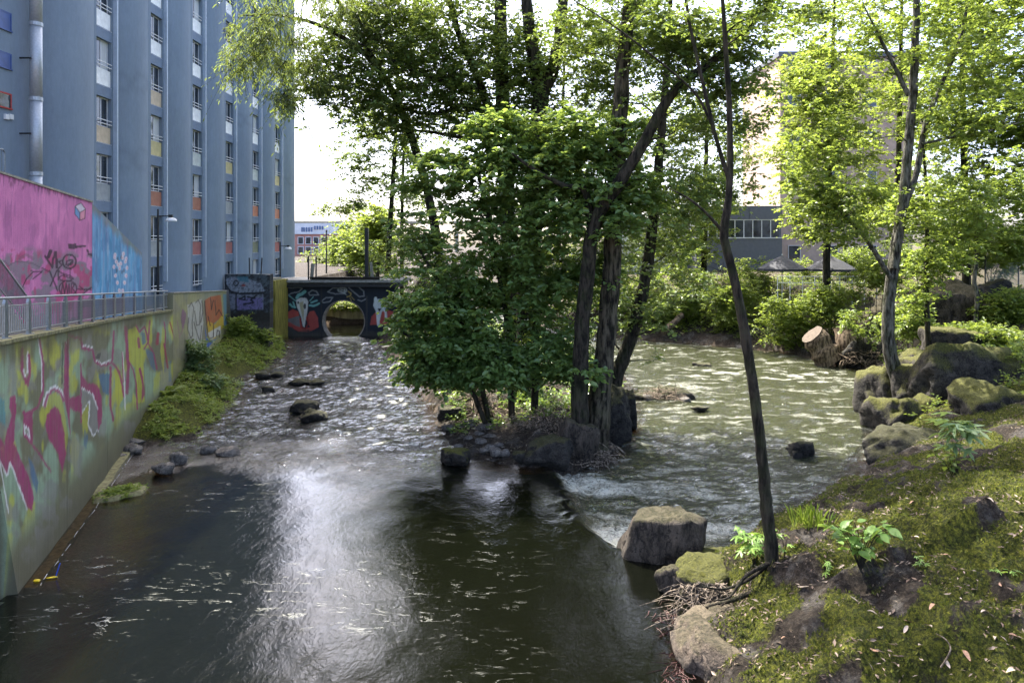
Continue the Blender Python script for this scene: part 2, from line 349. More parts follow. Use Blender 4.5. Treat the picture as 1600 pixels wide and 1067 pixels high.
# ------------------------------------------------------------------ painted walls
def pxy(V):
    return 800 + V[:, 0] / V[:, 1] * F, 380 + (HC - V[:, 2]) / V[:, 1] * F
class Paint:
    """colours wall points with painted shapes; shapes are given in the layout units of one elevation sheet"""
    def __init__(s, V, base, x0, y0, k, wob=1.2, seed=1):
        px, py = pxy(V); s.x = (px - x0) * k; s.y = (py - y0) * k; s.k = k
        s.x = s.x + wob * k * (vn(px * .25, py * .25, seed) - .5); s.y = s.y + 2.2 * wob * k * (vn(px * .5, py * .12, seed + 5) - .5)
        s.c = np.array(np.broadcast_to(base, (len(V), 3)), float); s.V = V; s.wear = .8 + .35 * fbm(px * .35, py * .1, seed + 9, 3)
        s.soft = .35 * k
    def _put(s, m, col, op):
        a = (np.clip(m, 0, 1) * op * np.clip(s.wear, 0, 1))[:, None]; s.c = s.c * (1 - a) + np.array(col) * a
    def poly(s, col, *pts, op=.92):
        d = inside_dist(pts, s.x, s.y); s._put(d / (2 * s.soft) + .5, col, op); return s
    def stroke(s, col, w, *pts, op=.92):
        d = np.full(s.x.shape, 1e9)
        for a, b in zip(pts[:-1], pts[1:]):
            ex, ey = b[0] - a[0], b[1] - a[1]; t = np.clip(((s.x - a[0]) * ex + (s.y - a[1]) * ey) / (ex * ex + ey * ey + 1e-9), 0, 1)
            d = np.minimum(d, np.hypot(s.x - a[0] - t * ex, s.y - a[1] - t * ey))
        s._put((w / 2 - d) / (2 * s.soft) + .5, col, op); return s
    def ell(s, col, cx, cy, rx, ry, op=.92, ring=0):
        q = np.hypot((s.x - cx) / rx, (s.y - cy) / ry)
        d = (ring / 2 - np.abs(q - 1) * min(rx, ry)) if ring else (1 - q) * min(rx, ry)
        s._put(d / (2 * s.soft) + .5, col, op); return s
    def cloud(s, col, k0, k1, fx, fy, seed, op=.8):
        s._put(sstep(k0, k1, fbm(s.x / s.k * fx, s.y / s.k * fy, seed, 4)), col, op); return s
def painted_mat(name, streak=(.20, .19, .14), top=None, grime=.55, rib=26.0, rough=.75):
    m = MT(name); c = m.attr('col')
    ns = m.noise(3.2, 6, .7, world=True, stretch=(1.6, 1.6, .12)); nf = m.noise(30, 4, .7, world=True); nb = m.noise(1.1, 5, .65, world=True)
    c = m.mix(m.math('MULTIPLY', m.ramp(ns, (.42, 0.), (.72, 1.)), grime), c, streak)
    c = m.mix(m.math('MULTIPLY', m.ramp(nf, (.52, 0.), (.74, 1.)), .35), c, (.06, .06, .045))
    c = m.mix(.35, c, m.ramp(nb, (.3, (.6, .6, .6)), (.7, (1.25, 1.25, 1.25))), 'MULTIPLY')
    w = m.noise(rib / 4, 2, .5, world=True, stretch=(3, 3, .015))
    return m.fin(c, rough, m.bump(m.math('ADD', w, m.math('MULTIPLY', nf, .35)), .6, .03), Specular_IOR_Level=.3)
MAG, TEAL, YG, OLV = (.32, .025, .12), (.30, .42, .27), (.46, .46, .05), (.16, .155, .085)
GRY, WHT, BLU, BLK = (.24, .23, .20), (.85, .83, .78), (.06, .15, .26), (.012, .012, .014)
M_GRAF = painted_mat('graffiti_concrete', (.13, .13, .07), grime=.42)
M_CONC = plain('weathered_concrete', (.27, .255, .20), .85, .45, 3.5, .4, stretch=(1, 1, .35))
M_MOSSCONC = plain('mossy_concrete', (.16, .15, .07), .9, .6, 7, .7)
M_STEEL = plain('galvanised_steel', (.27, .29, .30), .42, .18, 12, .05, .75)
M_DARKMETAL = plain('dark_painted_metal', (.018, .02, .022), .45, .3, 8, .05)
M_WHITE = plain('white_enamel', (.72, .72, .70), .45, .08, 8, .03)
gw = empty('graffiti_retaining_wall', (-15.3, 28.3, .3), 'curved concrete river wall covered in faded magenta, green and yellow graffiti', 'wall')
breaks = [None, 20.3, 25.0, 30.0, 35.4, 41.0, 46.0]
for i in range(6):
    y1 = breaks[i + 1]; nv = 105; nu = int(((y1 - (breaks[i] or 14.6)) / .045))
    nu = min(nu, 150)
    tt = np.linspace(0, 1, nv); V = []
    for u in np.linspace(0, 1, nu):
        z0 = -.7 if i < 3 else .2
        ya = (breaks[i] + .012) if i else None
        zt_end = walk_z(y1) if y1 <= 35.4 else np.interp(y1, [35.4, 46], [6.0, 5.4])
        # top follows the path; the last two panels stand up as a parapet
        ytop = (breaks[i] if i else 14.3) * (1 - u) + y1 * u
        zt = walk_z(ytop) if i < 4 else np.interp(ytop, [35.4, 46], [6.0, 5.4])
        z = z0 + (zt - z0) * tt
        a0 = np.full(nv, ya) if i else 16.52 - .365 * (z - .35)
        y = a0 * (1 - u) + (y1 - .012) * u
        V.append(np.stack([wall_x(y), y, z], -1))
    V = np.array(V); nrm = np.array([.95, .3, 0])
    Vf = V.reshape(-1, 3); px, py = pxy(Vf)
    P = Paint(Vf, OLV, 0, 500, 3.555, 1.4)
    # layers of old paint
    P._put(sstep(.38, .55, fbm(px * .05, py * .018, 201, 4)) * sstep(.35, 1.2, Vf[:, 2] - .9), TEAL, .85)
    P._put(sstep(.50, .62, fbm(px * .06 + 9, py * .02, 207, 4)) * sstep(.5, 1.3, Vf[:, 2] - .9), YG, .8)
    P._put(sstep(.55, .68, fbm(px * .05 + 3, py * .03, 213, 4)), GRY, .7)
    P.poly(BLU, (545, 300), (612, 295), (605, 420), (575, 400), (550, 330), op=.8).poly(BLU, (158, 765), (185, 800), (215, 900), (205, 960), (180, 900), op=.75).poly((.08, .26, .28), (0, 420), (25, 450), (32, 585), (0, 560), op=.8).poly(BLU, (468, 600), (490, 640), (480, 720), (465, 690), op=.6)
    P.poly(YG, (636, 270), (665, 300), (690, 420), (655, 490), (640, 400))
    P.poly(MAG, (0, 650), (28, 690), (30, 640), (65, 530), (50, 480), (55, 425), (85, 420), (92, 480), (85, 560), (78, 680), (112, 760), (165, 880), (187, 980), (180, 1065), (150, 1035), (60, 790), (40, 862), (0, 775))
    P.stroke(WHT, 7, (0, 782), (40, 868), (57, 790), (150, 1045)).stroke(WHT, 6, (0, 790), (22, 930), (48, 1065))
    P.stroke(MAG, 16, (122, 150), (122, 270), (150, 358), (166, 300), (160, 190)).stroke(WHT, 7, (152, 180), (152, 290), (138, 312), (132, 270))
    P.stroke(MAG, 13, (218, 110), (240, 240), (238, 400), (212, 475), (172, 512), (132, 515)).stroke(WHT, 5, (212, 110), (232, 240), (232, 390))
    P.poly(MAG, (130, 510), (182, 510), (182, 690), (128, 640)).poly(WHT, (132, 578), (165, 600), (166, 660), (134, 625)).poly((.2, .2, .12), (138, 592), (158, 608), (158, 640), (140, 620)).stroke(MAG, 11, (140, 645), (200, 715), (282, 840))
    P.poly(YG, (245, 520), (262, 430), (300, 395), (345, 430), (380, 640), (365, 760), (340, 560), (300, 470), (262, 520), op=.7)
    P.stroke(WHT, 22, (247, 470), (265, 408), (300, 372), (338, 395), (353, 440)).stroke(MAG, 14, (247, 475), (266, 415), (300, 380), (336, 402), (352, 445))
    P.poly(MAG, (252, 590), (262, 520), (300, 474), (330, 500), (355, 600), (368, 745), (346, 845), (322, 740), (268, 660))
    P.poly(MAG, (358, 120), (383, 105), (384, 400), (392, 660), (374, 525), (354, 425)).stroke(BLK, 8, (350, 125), (345, 350), op=.75).stroke(WHT, 5, (357, 118), (380, 120))
    P.poly(MAG, (384, 425), (450, 420), (452, 515), (384, 490))
    P.stroke(MAG, 12, (385, 85), (450, 102), (458, 158), (515, 166), (530, 235), (572, 255), (620, 232), (664, 290), (690, 420)).stroke(WHT, 6, (460, 143), (512, 150)).stroke(WHT, 7, (532, 225), (572, 243), (618, 220)).stroke(MAG, 10, (632, 60), (625, 222)).poly(BLK, (530, 205), (562, 175), (560, 200), (540, 228), op=.7)
    P.poly(GRY, (455, 380), (512, 405), (540, 480), (545, 600), (515, 645), (488, 580), (495, 450), (455, 512))
    P.poly(MAG, (452, 240), (460, 310), (490, 350), (540, 358), (566, 430), (566, 560), (545, 615), (540, 470), (512, 408), (453, 372)).stroke(WHT, 6, (453, 376), (515, 412), (543, 490))
    P.stroke(WHT, 6, (453, 515), (500, 450), (490, 580), (518, 642), (545, 610)).stroke(MAG, 8, (450, 240), (450, 570))
    P.stroke(MAG, 12, (614, 262), (614, 480), (630, 560))
    P.x = (px - 140) * 5.617 + 4 * (vn(px * .4, py * .4, 77) - .5); P.y = (py - 450) * 5.617; P.k = 5.617; P.soft = 2.0
    P.poly(YG, (340, 370), (420, 330), (472, 560), (484, 1000), (420, 1010), (400, 700), (345, 640), op=.9).poly(YG, (640, 330), (665, 380), (650, 760), (620, 560), op=.7)
    P.stroke(MAG, 26, (318, 345), (330, 560), (340, 690), (328, 920)).stroke(WHT, 9, (290, 560), (306, 820), (312, 1066)).stroke(MAG, 10, (284, 560), (298, 820))
    P.stroke(MAG, 13, (345, 645), (385, 720), (410, 850), (420, 1060)).poly(MAG, (430, 700), (450, 695), (468, 780), (488, 930), (455, 1000), (462, 850))
    P.stroke(MAG, 15, (410, 335), (438, 388), (482, 338), (502, 400), (512, 465)).stroke(MAG, 15, (528, 290), (515, 470)).stroke(MAG, 13, (510, 480), (560, 565), (592, 710)).stroke(MAG, 12, (512, 480), (478, 535)).stroke(MAG, 22, (428, 445), (436, 520))
    P.poly(BLU, (455, 390), (485, 390), (495, 480), (465, 500), op=.8).poly(BLU, (480, 520), (560, 570), (580, 740), (540, 690), op=.6).stroke((.30, .03, .06), 26, (602, 400), (592, 490)).stroke((.30, .03, .06), 16, (655, 490), (668, 580), (686, 700)).poly(BLU, (690, 640), (715, 640), (720, 820), (695, 820), op=.5)
    P.stroke(MAG, 10, (655, 300), (668, 400), (660, 520)).stroke((.32, .06, .05), 12, (705, 300), (745, 440)).stroke(MAG, 10, (770, 290), (790, 432), (822, 360), (830, 250))
    if i >= 4: P.c = P.c * .25 + .75 * np.array((.27, .24, .15)) * (.75 + .5 * fbm(px * .12, py * .06, 231, 3))[:, None]
    P.poly((.22, .09, .16), (815, 180), (850, 220), (838, 300), (815, 370), (800, 260), op=.8)
    P.poly((.47, .45, .38), (858, 150), (985, 95), (1000, 300), (980, 490), (930, 525), (868, 420), op=.9)
    for st in ([(870, 170), (895, 128), (915, 180), (900, 300), (905, 420), (880, 440)], [(930, 130), (955, 105), (975, 150), (965, 320), (940, 330), (922, 200)], [(915, 300), (945, 400), (970, 470), (985, 330)], [(870, 260), (860, 360), (880, 420), (940, 520)], [(985, 110), (995, 210), (975, 300)]):
        P.stroke((.10, .085, .065), 8, *st)
    P.poly((.42, .10, .03), (1008, 110), (1062, 75), (1150, 62), (1168, 250), (1100, 300), (1075, 330), (1040, 360), (1018, 260)).poly((.55, .36, .03), (1040, 290), (1100, 320), (1172, 225), (1180, 330), (1100, 445), (1040, 440), (1028, 330)).poly((.60, .60, .56), (1035, 395), (1150, 330), (1150, 400), (1060, 455), op=.85)
    for st in ([(1010, 115), (1025, 300), (1045, 450), (1085, 430), (1090, 310)], [(1062, 85), (1070, 190), (1085, 110)], [(1100, 110), (1110, 240), (1135, 190), (1165, 245)], [(1115, 420), (1120, 370), (1140, 380), (1138, 430)], [(1040, 250), (1060, 330)]):
        P.stroke((.05, .02, .015), 9, *st)
    P.poly((.05, .12, .36), (1008, 330), (1030, 420), (1050, 470), (1120, 440), (1030, 530)).poly((.10, .24, .30), (1172, 55), (1215, 55), (1215, 360), (1182, 350))
    # the foot of the wall stays wet and unpainted, the top edge carries moss
    lo = sstep(1.5, .6, Vf[:, 2] + .5 * (fbm(Vf[:, 1] * .9, Vf[:, 2] * .3, 3, 3) - .5)) * (i < 4)
    P.c = P.c * (1 - lo[:, None] * .85) + np.array((.105, .095, .055)) * lo[:, None] * .85
    hi = sstep(.75, .12, np.repeat(V[:, -1, 2], nv) - Vf[:, 2] + .5 * (vn(px * .3, py * .02, 41) - .4)) * (i < 4)
    P.c = P.c * (1 - hi[:, None] * .75) + np.array((.10, .085, .03)) * hi[:, None] * .75
    # close the panel: top and back
    nb = len(Vf); back = V[:, [0, -1]] - np.array([.45, .14, 0]); B = back.reshape(-1, 3)
    Fr = grid_faces(nu, nv); k = np.arange(nu - 1)
    topf = np.stack([k * nv + nv - 1, (k + 1) * nv + nv - 1, nb + (k + 1) * 2 + 1, nb + k * 2 + 1], -1)
    bkf = np.stack([nb + k * 2, nb + k * 2 + 1, nb + (k + 1) * 2 + 1, nb + (k + 1) * 2], -1)
    faces = [Fr, topf, bkf, np.array([[*range(0, nv), nb + 1, nb]]), np.array([[*range((nu - 1) * nv, nu * nv), nb + 2 * nu - 1, nb + 2 * nu - 2][::-1]])]
    Vall = np.concatenate([Vf, B]); call = np.concatenate([P.c, np.tile((.12, .115, .08), (len(B), 1))])
    o = ob('wall_panel', me_np('wall_panel', Vall, faces, M_GRAF, False, {'col': call}), gw)
    o.matrix_parent_inverse = gw.matrix_world.inverted()
def rel(o, parent):
    o.parent = parent; o.matrix_parent_inverse.identity(); o.location = Vector(o.location) - parent.location; return o
for o in gw.children: o.matrix_parent_inverse.identity(); o.location = -gw.location
# coping, footing
def strip(ys, xo0, xo1, zf0, zf1):
    mb = MB(); 
    for a, b in zip(ys[:-1], ys[1:]):
        v = []
        for zf in (zf0, zf1):
            for (yy, xo) in ((a, xo1), (b, xo1), (b, xo0), (a, xo0)):
                v.append((wall_x(yy) + xo, yy, zf(yy)))
        mb.hexa(v)
    return mb
ys = np.arange(14.3, 35.4, .7); ys[-1] = 35.35
c_ = strip(ys, -.42, .05, lambda y: walk_z(y) + .004, lambda y: walk_z(y) + .09).build('coping', M_MOSSCONC); rel(c_, gw)
ys = np.linspace(35.42, 46.0, 8)
c_ = strip(ys, -.40, .04, lambda y: np.interp(y, [35.4, 46], [6.0, 5.4]) + .003, lambda y: np.interp(y, [35.4, 46], [6.0, 5.4]) + .05).build('coping', M_CONC); rel(c_, gw)
c_ = strip(np.linspace(16.9, 29.5, 16), .0, .30, lambda y: -.3, lambda y: .30 + .05 * math.sin(y * 3) + .25 * max(0, (y - 21) / 9)).build('footing', M_MOSSCONC); rel(c_, gw)
# ---- river railing
rl = empty('river_railing', (-13.4, 22.5, 5.9), 'galvanised steel railing with thin bars on top of the graffiti wall', 'railing')
def rp(y, dz, xo=-.17): return np.array([wall_x(y) + xo, y, walk_z(y) + .09 + dz])
Y0, Y1 = 14.4, 35.0
pts = [rp(y, .92) for y in np.linspace(Y0, Y1, 40)]
m_ = MB().tube(pts, .032, 8).build('handrail', M_STEEL, smooth=True); rel(m_, rl)
for dz in (.12, .74):
    m_ = MB().tube([rp(y, dz) for y in np.linspace(Y0, Y1, 40)], .016, 6).build('rail', M_STEEL); rel(m_, rl)
post = MB(); post.box(-.035, .035, -.055, .055, .0, .80); post.hexa([(-.035, -.05, .80), (.035, -.05, .80), (.035, .05, .80), (-.035, .05, .80), (-.03, -.02, .9), (.03, -.02, .9), (.03, .02, .9), (-.03, .02, .9)])
post.box(-.09, .09, -.1, .1, -.003, .018)
pm = me_np('post', np.concatenate(post.V), [np.array(v) for v in post.F.values()], M_STEEL)
bm_ = MB().box(-.009, .009, -.009, .009, .12, .74); bmm = me_np('baluster', np.concatenate(bm_.V), [np.array(v) for v in bm_.F.values()], M_STEEL)
yy = Y0 + .3
while yy < Y1:
    o = ob('post', pm, rl, Vector(rp(yy, .0)) - rl.location)
    n = 11
    for k in range(1, n):
        yk = yy + 1.5 * k / n
        if yk < Y1: ob('baluster', bmm, rl, Vector(rp(yk, 0)) - rl.location)
    yy += 1.5
# ---- pink and blue flank wall of the stair
M_PINK = painted_mat('pink_blue_paint', (.36, .10, .24), grime=.35, rib=40)
A = np.array([-15.15, 21.0]); B_ = np.array([-16.65, 28.2]); C_ = np.array([-17.25, 33.15]); Z0 = np.array([-14.5, 18.0])
def flank(name, p, q, ztop0, ztop1, base, seed):
    nu, nv = 240 if base[0] > .3 else 120, 150
    V = []
    for u in np.linspace(0, 1, nu):
        w = p * (1 - u) + q * u; zt = ztop0 * (1 - u) + ztop1 * u; z = 4.6 + (zt - 4.6) * np.linspace(0, 1, nv)
        V.append(np.stack([np.full(nv, w[0]), np.full(nv, w[1]), z], -1))
    V = np.array(V); Vf = V.reshape(-1, 3); px, py = pxy(Vf)
    P = Paint(Vf, base, 0, 260, 4.85, .35, seed)
    P.wear = P.wear * 0 + .96
    if base[0] > .3:
        P.cloud((.50, .14, .32), .45, .6, .06, .02, 301, .5).cloud((.30, .10, .24), .55, .7, .25, .03, 305, .45)
        lowm = sstep(600, 690, P.y + 60 * (vn(px * .1, py * .1, 71) - .5))
        P._put(lowm * sstep(.44, .54, fbm(px * .07, py * .07, 311, 4)), (.20, .195, .20), .9)
        P._put(lowm * sstep(.55, .62, fbm(px * .11 + 7, py * .05, 317, 4)), (.52, .06, .17), .85)
        P.poly((.72, .72, .74), (570, 302), (615, 278), (648, 325), (605, 350)).poly((.08, .33, .55), (565, 302), (605, 350), (605, 408), (568, 360)).poly((.75, .32, .36), (607, 350), (648, 328), (643, 395), (605, 410))
        for s_ in ([(570, 302), (615, 278), (648, 325), (643, 395), (605, 410), (567, 360), (570, 302)], [(570, 302), (605, 350), (648, 325)], [(605, 350), (605, 410)]): P.stroke(BLK, 6, *s_)
        T = lambda w, *p_: P.stroke(BLK, w, *p_)
        T(16, (342, 682), (398, 765), (402, 700)); T(14, (402, 700), (425, 648), (427, 765)); T(9, (436, 705), (436, 765)); T(11, (474, 712), (444, 722), (470, 748), (442, 776), (432, 764))
        P.ell(BLK, 526, 722, 50, 52, ring=13); T(11, (548, 708), (508, 716), (500, 745), (545, 742), (552, 715), (515, 756)); T(7, (530, 770), (532, 832))
        T(12, (376, 792), (436, 940)); T(11, (432, 786), (382, 908)); T(9, (440, 790), (442, 862)); T(10, (440, 788), (470, 812), (538, 832), (556, 850), (524, 872), (458, 862), (448, 840), (470, 826), (540, 848))
        P.ell(BLK, 515, 925, 66, 58, ring=9); T(9, (462, 975), (476, 885), (490, 965), (502, 885), (514, 965), (524, 888), (530, 955)); T(9, (545, 960), (540, 885), (566, 895), (548, 925), (580, 965))
        T(11, (580, 930), (690, 936)); T(11, (692, 918), (626, 968)); T(8, (604, 908), (640, 940))
        T(9, (172, 915), (200, 852), (250, 802), (322, 792)); T(9, (318, 800), (250, 852)); T(9, (236, 790), (262, 800)); T(9, (318, 768), (368, 798))
        P.poly(BLK, (514, 588), (578, 584), (578, 624), (520, 627)).stroke(BLK, 20, (580, 610), (612, 608)).stroke(BLK, 12, (620, 606), (648, 606)).stroke(BLK, 16, (662, 635), (668, 648)).stroke(BLK, 18, (672, 664), (702, 674))
        P.stroke((.08, .08, .09), 9, (0, 738), (40, 722), (66, 752), (120, 722), (200, 726), (262, 742), (300, 762), op=.7).stroke((.1, .1, .1), 22, (150, 700), (200, 668), (250, 700), op=.5)
        T(26, (365, 690), (385, 640)); P.stroke(BLK, 20, (415, 690), (418, 650), op=.8)
        P._put(sstep(.55, .66, fbm(px * .5, py * .05, 331, 3)) * sstep(40, 0, P.y - 120 - (P.x * .2)), (.12, .03, .06), .6)
    else:
        P.cloud((.20, .46, .66), .42, .58, .3, .02, 341, .7).cloud((.06, .22, .38), .55, .66, .35, .04, 347, .6).cloud((.45, .62, .72), .6, .72, .5, .03, 349, .5)
        for (a, b) in ((870, 690), (882, 722), (864, 762), (876, 828), (890, 882), (904, 940), (906, 772), (930, 692), (950, 722), (962, 770), (956, 828), (944, 882), (930, 942), (915, 738), (936, 662), (872, 672), (956, 700), (895, 745)):
            P.ell((.80, .72, .74), a, b, 11, 17).ell((.70, .25, .30), a + 2, b + 2, 4, 6, op=.7)
        for (a, b) in ((892, 700), (918, 690), (940, 790), (885, 790), (925, 800)): P.ell((.05, .10, .12), a, b, 6, 16, op=.8)
        ztp = np.repeat(V[:, -1, 2], nv) - Vf[:, 2]; P._put(sstep(.5, .05, ztp + .3 * (vn(px * .3, py * .1, 5) - .5)), (.22, .20, .08), .7)
    th = np.array([-.28, -.06, 0]); nb = len(Vf); Bk = (V[:, [0, -1]] + th).reshape(-1, 3); k = np.arange(nu - 1)
    faces = [grid_faces(nu, nv), np.stack([k * nv + nv - 1, (k + 1) * nv + nv - 1, nb + (k + 1) * 2 + 1, nb + k * 2 + 1], -1), np.stack([nb + k * 2, nb + k * 2 + 1, nb + (k + 1) * 2 + 1, nb + (k + 1) * 2], -1), np.array([[*range(0, nv), nb + 1, nb]]), np.array([[*range((nu - 1) * nv, nu * nv), nb + 2 * nu - 1, nb + 2 * nu - 2][::-1]])]
    return me_np(name, np.concatenate([Vf, Bk]), faces, M_PINK, False, {'col': np.concatenate([P.c, np.tile((.3, .28, .25), (len(Bk), 1))])})
fw = empty('painted_stair_wall', (-16, 26, 5.4), 'tall pink and blue painted concrete wall with a black tag and small cube', 'wall')
rel(ob('pink_panel', flank('pink_panel', Z0, B_ - .0, 10.75, 10.1, (.72, .23, .45), 3)), fw)
rel(ob('blue_panel', flank('blue_panel', B_ + (C_ - B_) * .003, C_, 10.06, 8.05, (.10, .34, .55), 4)), fw)
mb = MB(); d = np.array([-.04, .01])
for p, q, z0, z1 in ((Z0, B_, 10.753, 10.103),):
    mb.hexa([(p[0] + .04, p[1], z0), (q[0] + .04, q[1], z1), (q[0] - .34, q[1], z1), (p[0] - .34, p[1], z0), (p[0] + .04, p[1], z0 + .07), (q[0] + .04, q[1], z1 + .07), (q[0] - .34, q[1], z1 + .07), (p[0] - .34, p[1], z0 + .07)])
rel(mb.build('coping', M_CONC), fw)
# landing behind the pink wall with its guard rail
ld = empty('landing_guard_rail', U(34, 290, 25.0) + np.array([-.6, 0, 0]), 'grey bar guard rail with rounded corner above the pink wall', 'railing')
ex, ey, ez = ld.location; z0 = ez - .35
y0 = ey - 5
fr_ = MB().tube([(ex, ey, z0), (ex, ey, z0 + 1.5), (ex + .01, ey - .1, z0 + 1.6), (ex + .25, y0, z0 + 1.65)], .03, 6).build('frame', M_STEEL); rel(fr_, ld)
lo_ = MB().tube([(ex, ey, z0 + .45), (ex + .25, y0, z0 + .5)], .02, 6).build('rail', M_STEEL); rel(lo_, ld)
bme = MB().tube([(0, 0, .45), (0, 0, 1.6)], .011, 4); bme = me_np('baluster', np.concatenate(bme.V), [np.array(v) for v in bme.F.values()], M_STEEL)
for k in range(1, 32): ob('baluster', bme, ld, Vector((.25 * k / 32, -5 * k / 32, z0 - ez)))
# lower stair in front of the pink wall
M_STAIR = plain('stair_concrete', (.30, .285, .25), .85, .35, 5, .3)
st = empty('side_stair', (-14.2, 20.4, 5.7), 'concrete stair with grey bar railing climbing left before the pink wall', 'stair')
s0 = np.array([-14.33, 21.0, 5.9]); sdirx = unit(np.array([.28, -1.0]))
for k in range(9):
    p = s0[:2] + sdirx * .3 * k; nrm2 = np.array([sdirx[1], -sdirx[0]]) * -1
    a = p; b = p + sdirx * .3; off = np.array([-.55, -.1])
    mbk = MB().hexa([(*a, 5.3), (*b, 5.3), (*(b + off), 5.3), (*(a + off), 5.3), (*a, 5.95 + .17 * (k + 1)), (*b, 5.95 + .17 * (k + 1)), (*(b + off), 5.95 + .17 * (k + 1)), (*(a + off), 5.95 + .17 * (k + 1))])
    rel(mbk.build('step', M_STAIR), st)
def sp(k, dz): p = s0[:2] + sdirx * .3 * k; return (p[0] + .02, p[1], 6.05 + .17 * k + dz)
rel(MB().tube([sp(-.5, .85), sp(9, .95)], .03, 6).build('handrail', M_STEEL), st)
rel(MB().tube([sp(-.5, .1), sp(9, .15)], .02, 6).build('rail', M_STEEL), st)
rel(MB().tube([sp(-.5, -.2), sp(-.5, .85)], .025, 6).build('post', M_STEEL), st)
for k in range(34):
    q = -.4 + 9.3 * k / 33; rel(MB().tube([sp(q, .1), sp(q, .87)], .009, 4).build('baluster', M_STEEL), st)
# ------------------------------------------------------------------ blue building
def render_mat():
    m = MT('blue_grey_render'); c = m.attr('col'); n = m.noise(.55, 6, .62, world=True, stretch=(1, 1, .45)); nf = m.noise(24, 5, .7, world=True); ns = m.noise(2.2, 4, .6, world=True, stretch=(1, 1, .06))
    c = m.mix(.5, c, m.ramp(n, (.3, (.84, .85, .87)), (.7, (1.12, 1.12, 1.1))), 'MULTIPLY')
    c = m.mix(.35, c, m.ramp(ns, (.35, (.9, .9, .92)), (.65, (1.06, 1.06, 1.06))), 'MULTIPLY')
    nd = m.noise(7, 6, .75, world=True, stretch=(1, 1, .35)); c = m.mix(.4, c, m.ramp(nd, (.36, (.8, .81, .83)), (.64, (1.1, 1.1, 1.09))), 'MULTIPLY')
    return m.fin(c, .88, m.bump(nf, .35, .02), Specular_IOR_Level=.2)
M_RENDER = render_mat()
BC = np.array((.205, .256, .308))
M_FRAME = plain('window_frame_grey', (.60, .62, .64), .5, .1, 5, .03)
def glass_mat():
    m = MT('window_glass'); n = m.noise(1.2, 2, .5, world=True)
    return m.fin(m.ramp(n, (.35, (.012, .016, .022)), (.65, (.05, .06, .07))), .06, Specular_IOR_Level=.7)
M_GLASS = glass_mat()
M_CURT = plain('pale_curtain', (.55, .56, .55), .8, .15, 4, .1, stretch=(6, 6, .3))
M_REVEAL = plain('reveal_render', (.10, .13, .19), .85, .15, 5, .1)
pan_cols = {'white': (.84, .84, .80), 'cream': (.55, .44, .30), 'grey': (.32, .34, .34), 'rust': (.38, .16, .10), 'red': (.36, .13, .115), 'ochre': (.54, .46, .22), 'green': (.20, .22, .14), 'orange': (.52, .20, .11), 'pale': (.52, .56, .52)}
M_PAN = {k: plain('panel_' + k, v, .6, .16, 4, .05) for k, v in pan_cols.items()}
bd = empty('blue_apartment_block', (-19.9, 42, 5.3), 'tall blue grey rendered apartment block with rounded bays and small windows', 'building')
XF = -19.9; YK = [34.7 + 5.13 * k for k in range(6)]; HW = .95; ZB, ZT = 4.9, 33.0
def bay(y0, y1, sag, rings=()):
    nu = 24; nz = 110; u = np.linspace(-1, 1, nu); y = (y0 + y1) / 2 + (y1 - y0) / 2 * u; x = XF + sag * (1 - u * u)
    z = np.linspace(ZB, ZT, nz); V = np.stack([np.repeat(x, nz), np.repeat(y, nz), np.tile(z, nu)], -1)
    px, py = pxy(V); c = np.tile(BC, (len(V), 1))
    # lighter repainted foot and soot rings
    ft = sstep(.0, .15, 7.9 + .5 * vn(V[:, 1] * .7, V[:, 1] * 0, 7) - V[:, 2]); c = c * (1 + .10 * ft[:, None])
    for (cx, cy, r) in rings:
        for s_ in (-1, 1):
            q = np.hypot(px - cx - s_ * r * .95, (py - cy) * .9) / r
            m_ = np.exp(-((q - .8) / .28) ** 2) * .13; c = c * (1 - m_[:, None])
    c = c * (1 + .05 * sstep(.5, .62, fbm(V[:, 1] * .5, V[:, 2] * .4, int(y0), 4)))[:, None]
    return me_np('bay', V, grid_faces(nu, nz)[:, ::-1], M_RENDER, True, {'col': c})
edges = [(29.7, YK[0] - HW + .1)] + [(YK[k] + HW, YK[k + 1] - HW) for k in range(5)] + [(YK[5] + HW, 65.0)]
RG = {1: [(205, 131, 15), (208, 250, 16)], 4: [(383, 188, 9), (384, 354, 10)], 6: [(449, 283, 7)]}
for i, (a, b) in enumerate(edges):
    o = ob('bay', bay(a, b, .62 if i == 0 else .42, RG.get(i, ())), bd); o.location = -bd.location
# flat wall and body
def flat(mb_, name, mat=M_RENDER):
    V = np.concatenate(mb_.V); o = ob(name, me_np(name, V, [np.array(v) for v in mb_.F.values()], mat, False, {'col': np.tile(BC, (len(V), 1))}), bd); o.location = -bd.location; return o
mb = MB().box(-38, XF - .35, 20, 65.0, ZB, ZT); flat(mb, 'body')
mb = MB().box(XF - .349, XF - .0, 20, 29.7, ZB, ZT); flat(mb, 'flat_wall')
mb = MB().box(-38.3, XF + .5, 19.8, 65.3, ZT, ZT + .5); flat(mb, 'roof_slab', M_CONC)
fin = me_np('fin', np.concatenate(MB().box(-.05, .22, -.06, .06, 6.3 - ZB, ZT - ZB).V), [np.array([[0, 2, 3, 1], [4, 5, 7, 6], [0, 1, 5, 4], [2, 6, 7, 3], [0, 4, 6, 2], [1, 3, 7, 5]])], plain('pale_blue_fin', (.40, .47, .54), .5, .08, 6, .02))
SILL = MB().box(-.02, .10, -.66, .66, -.05, .0); SILLM = me_np('sill', np.concatenate(SILL.V), [np.array(v) for v in SILL.F.values()], M_FRAME)
fm = MB()
for (a0, a1, b0, b1) in ((-.60, -.54, 0, 1.42), (.54, .60, 0, 1.42), (-.54, .54, 0, .06), (-.54, .54, 1.36, 1.42), (-.03, .03, .06, 1.36)): fm.box(-.03, .03, a0, a1, b0, b1)
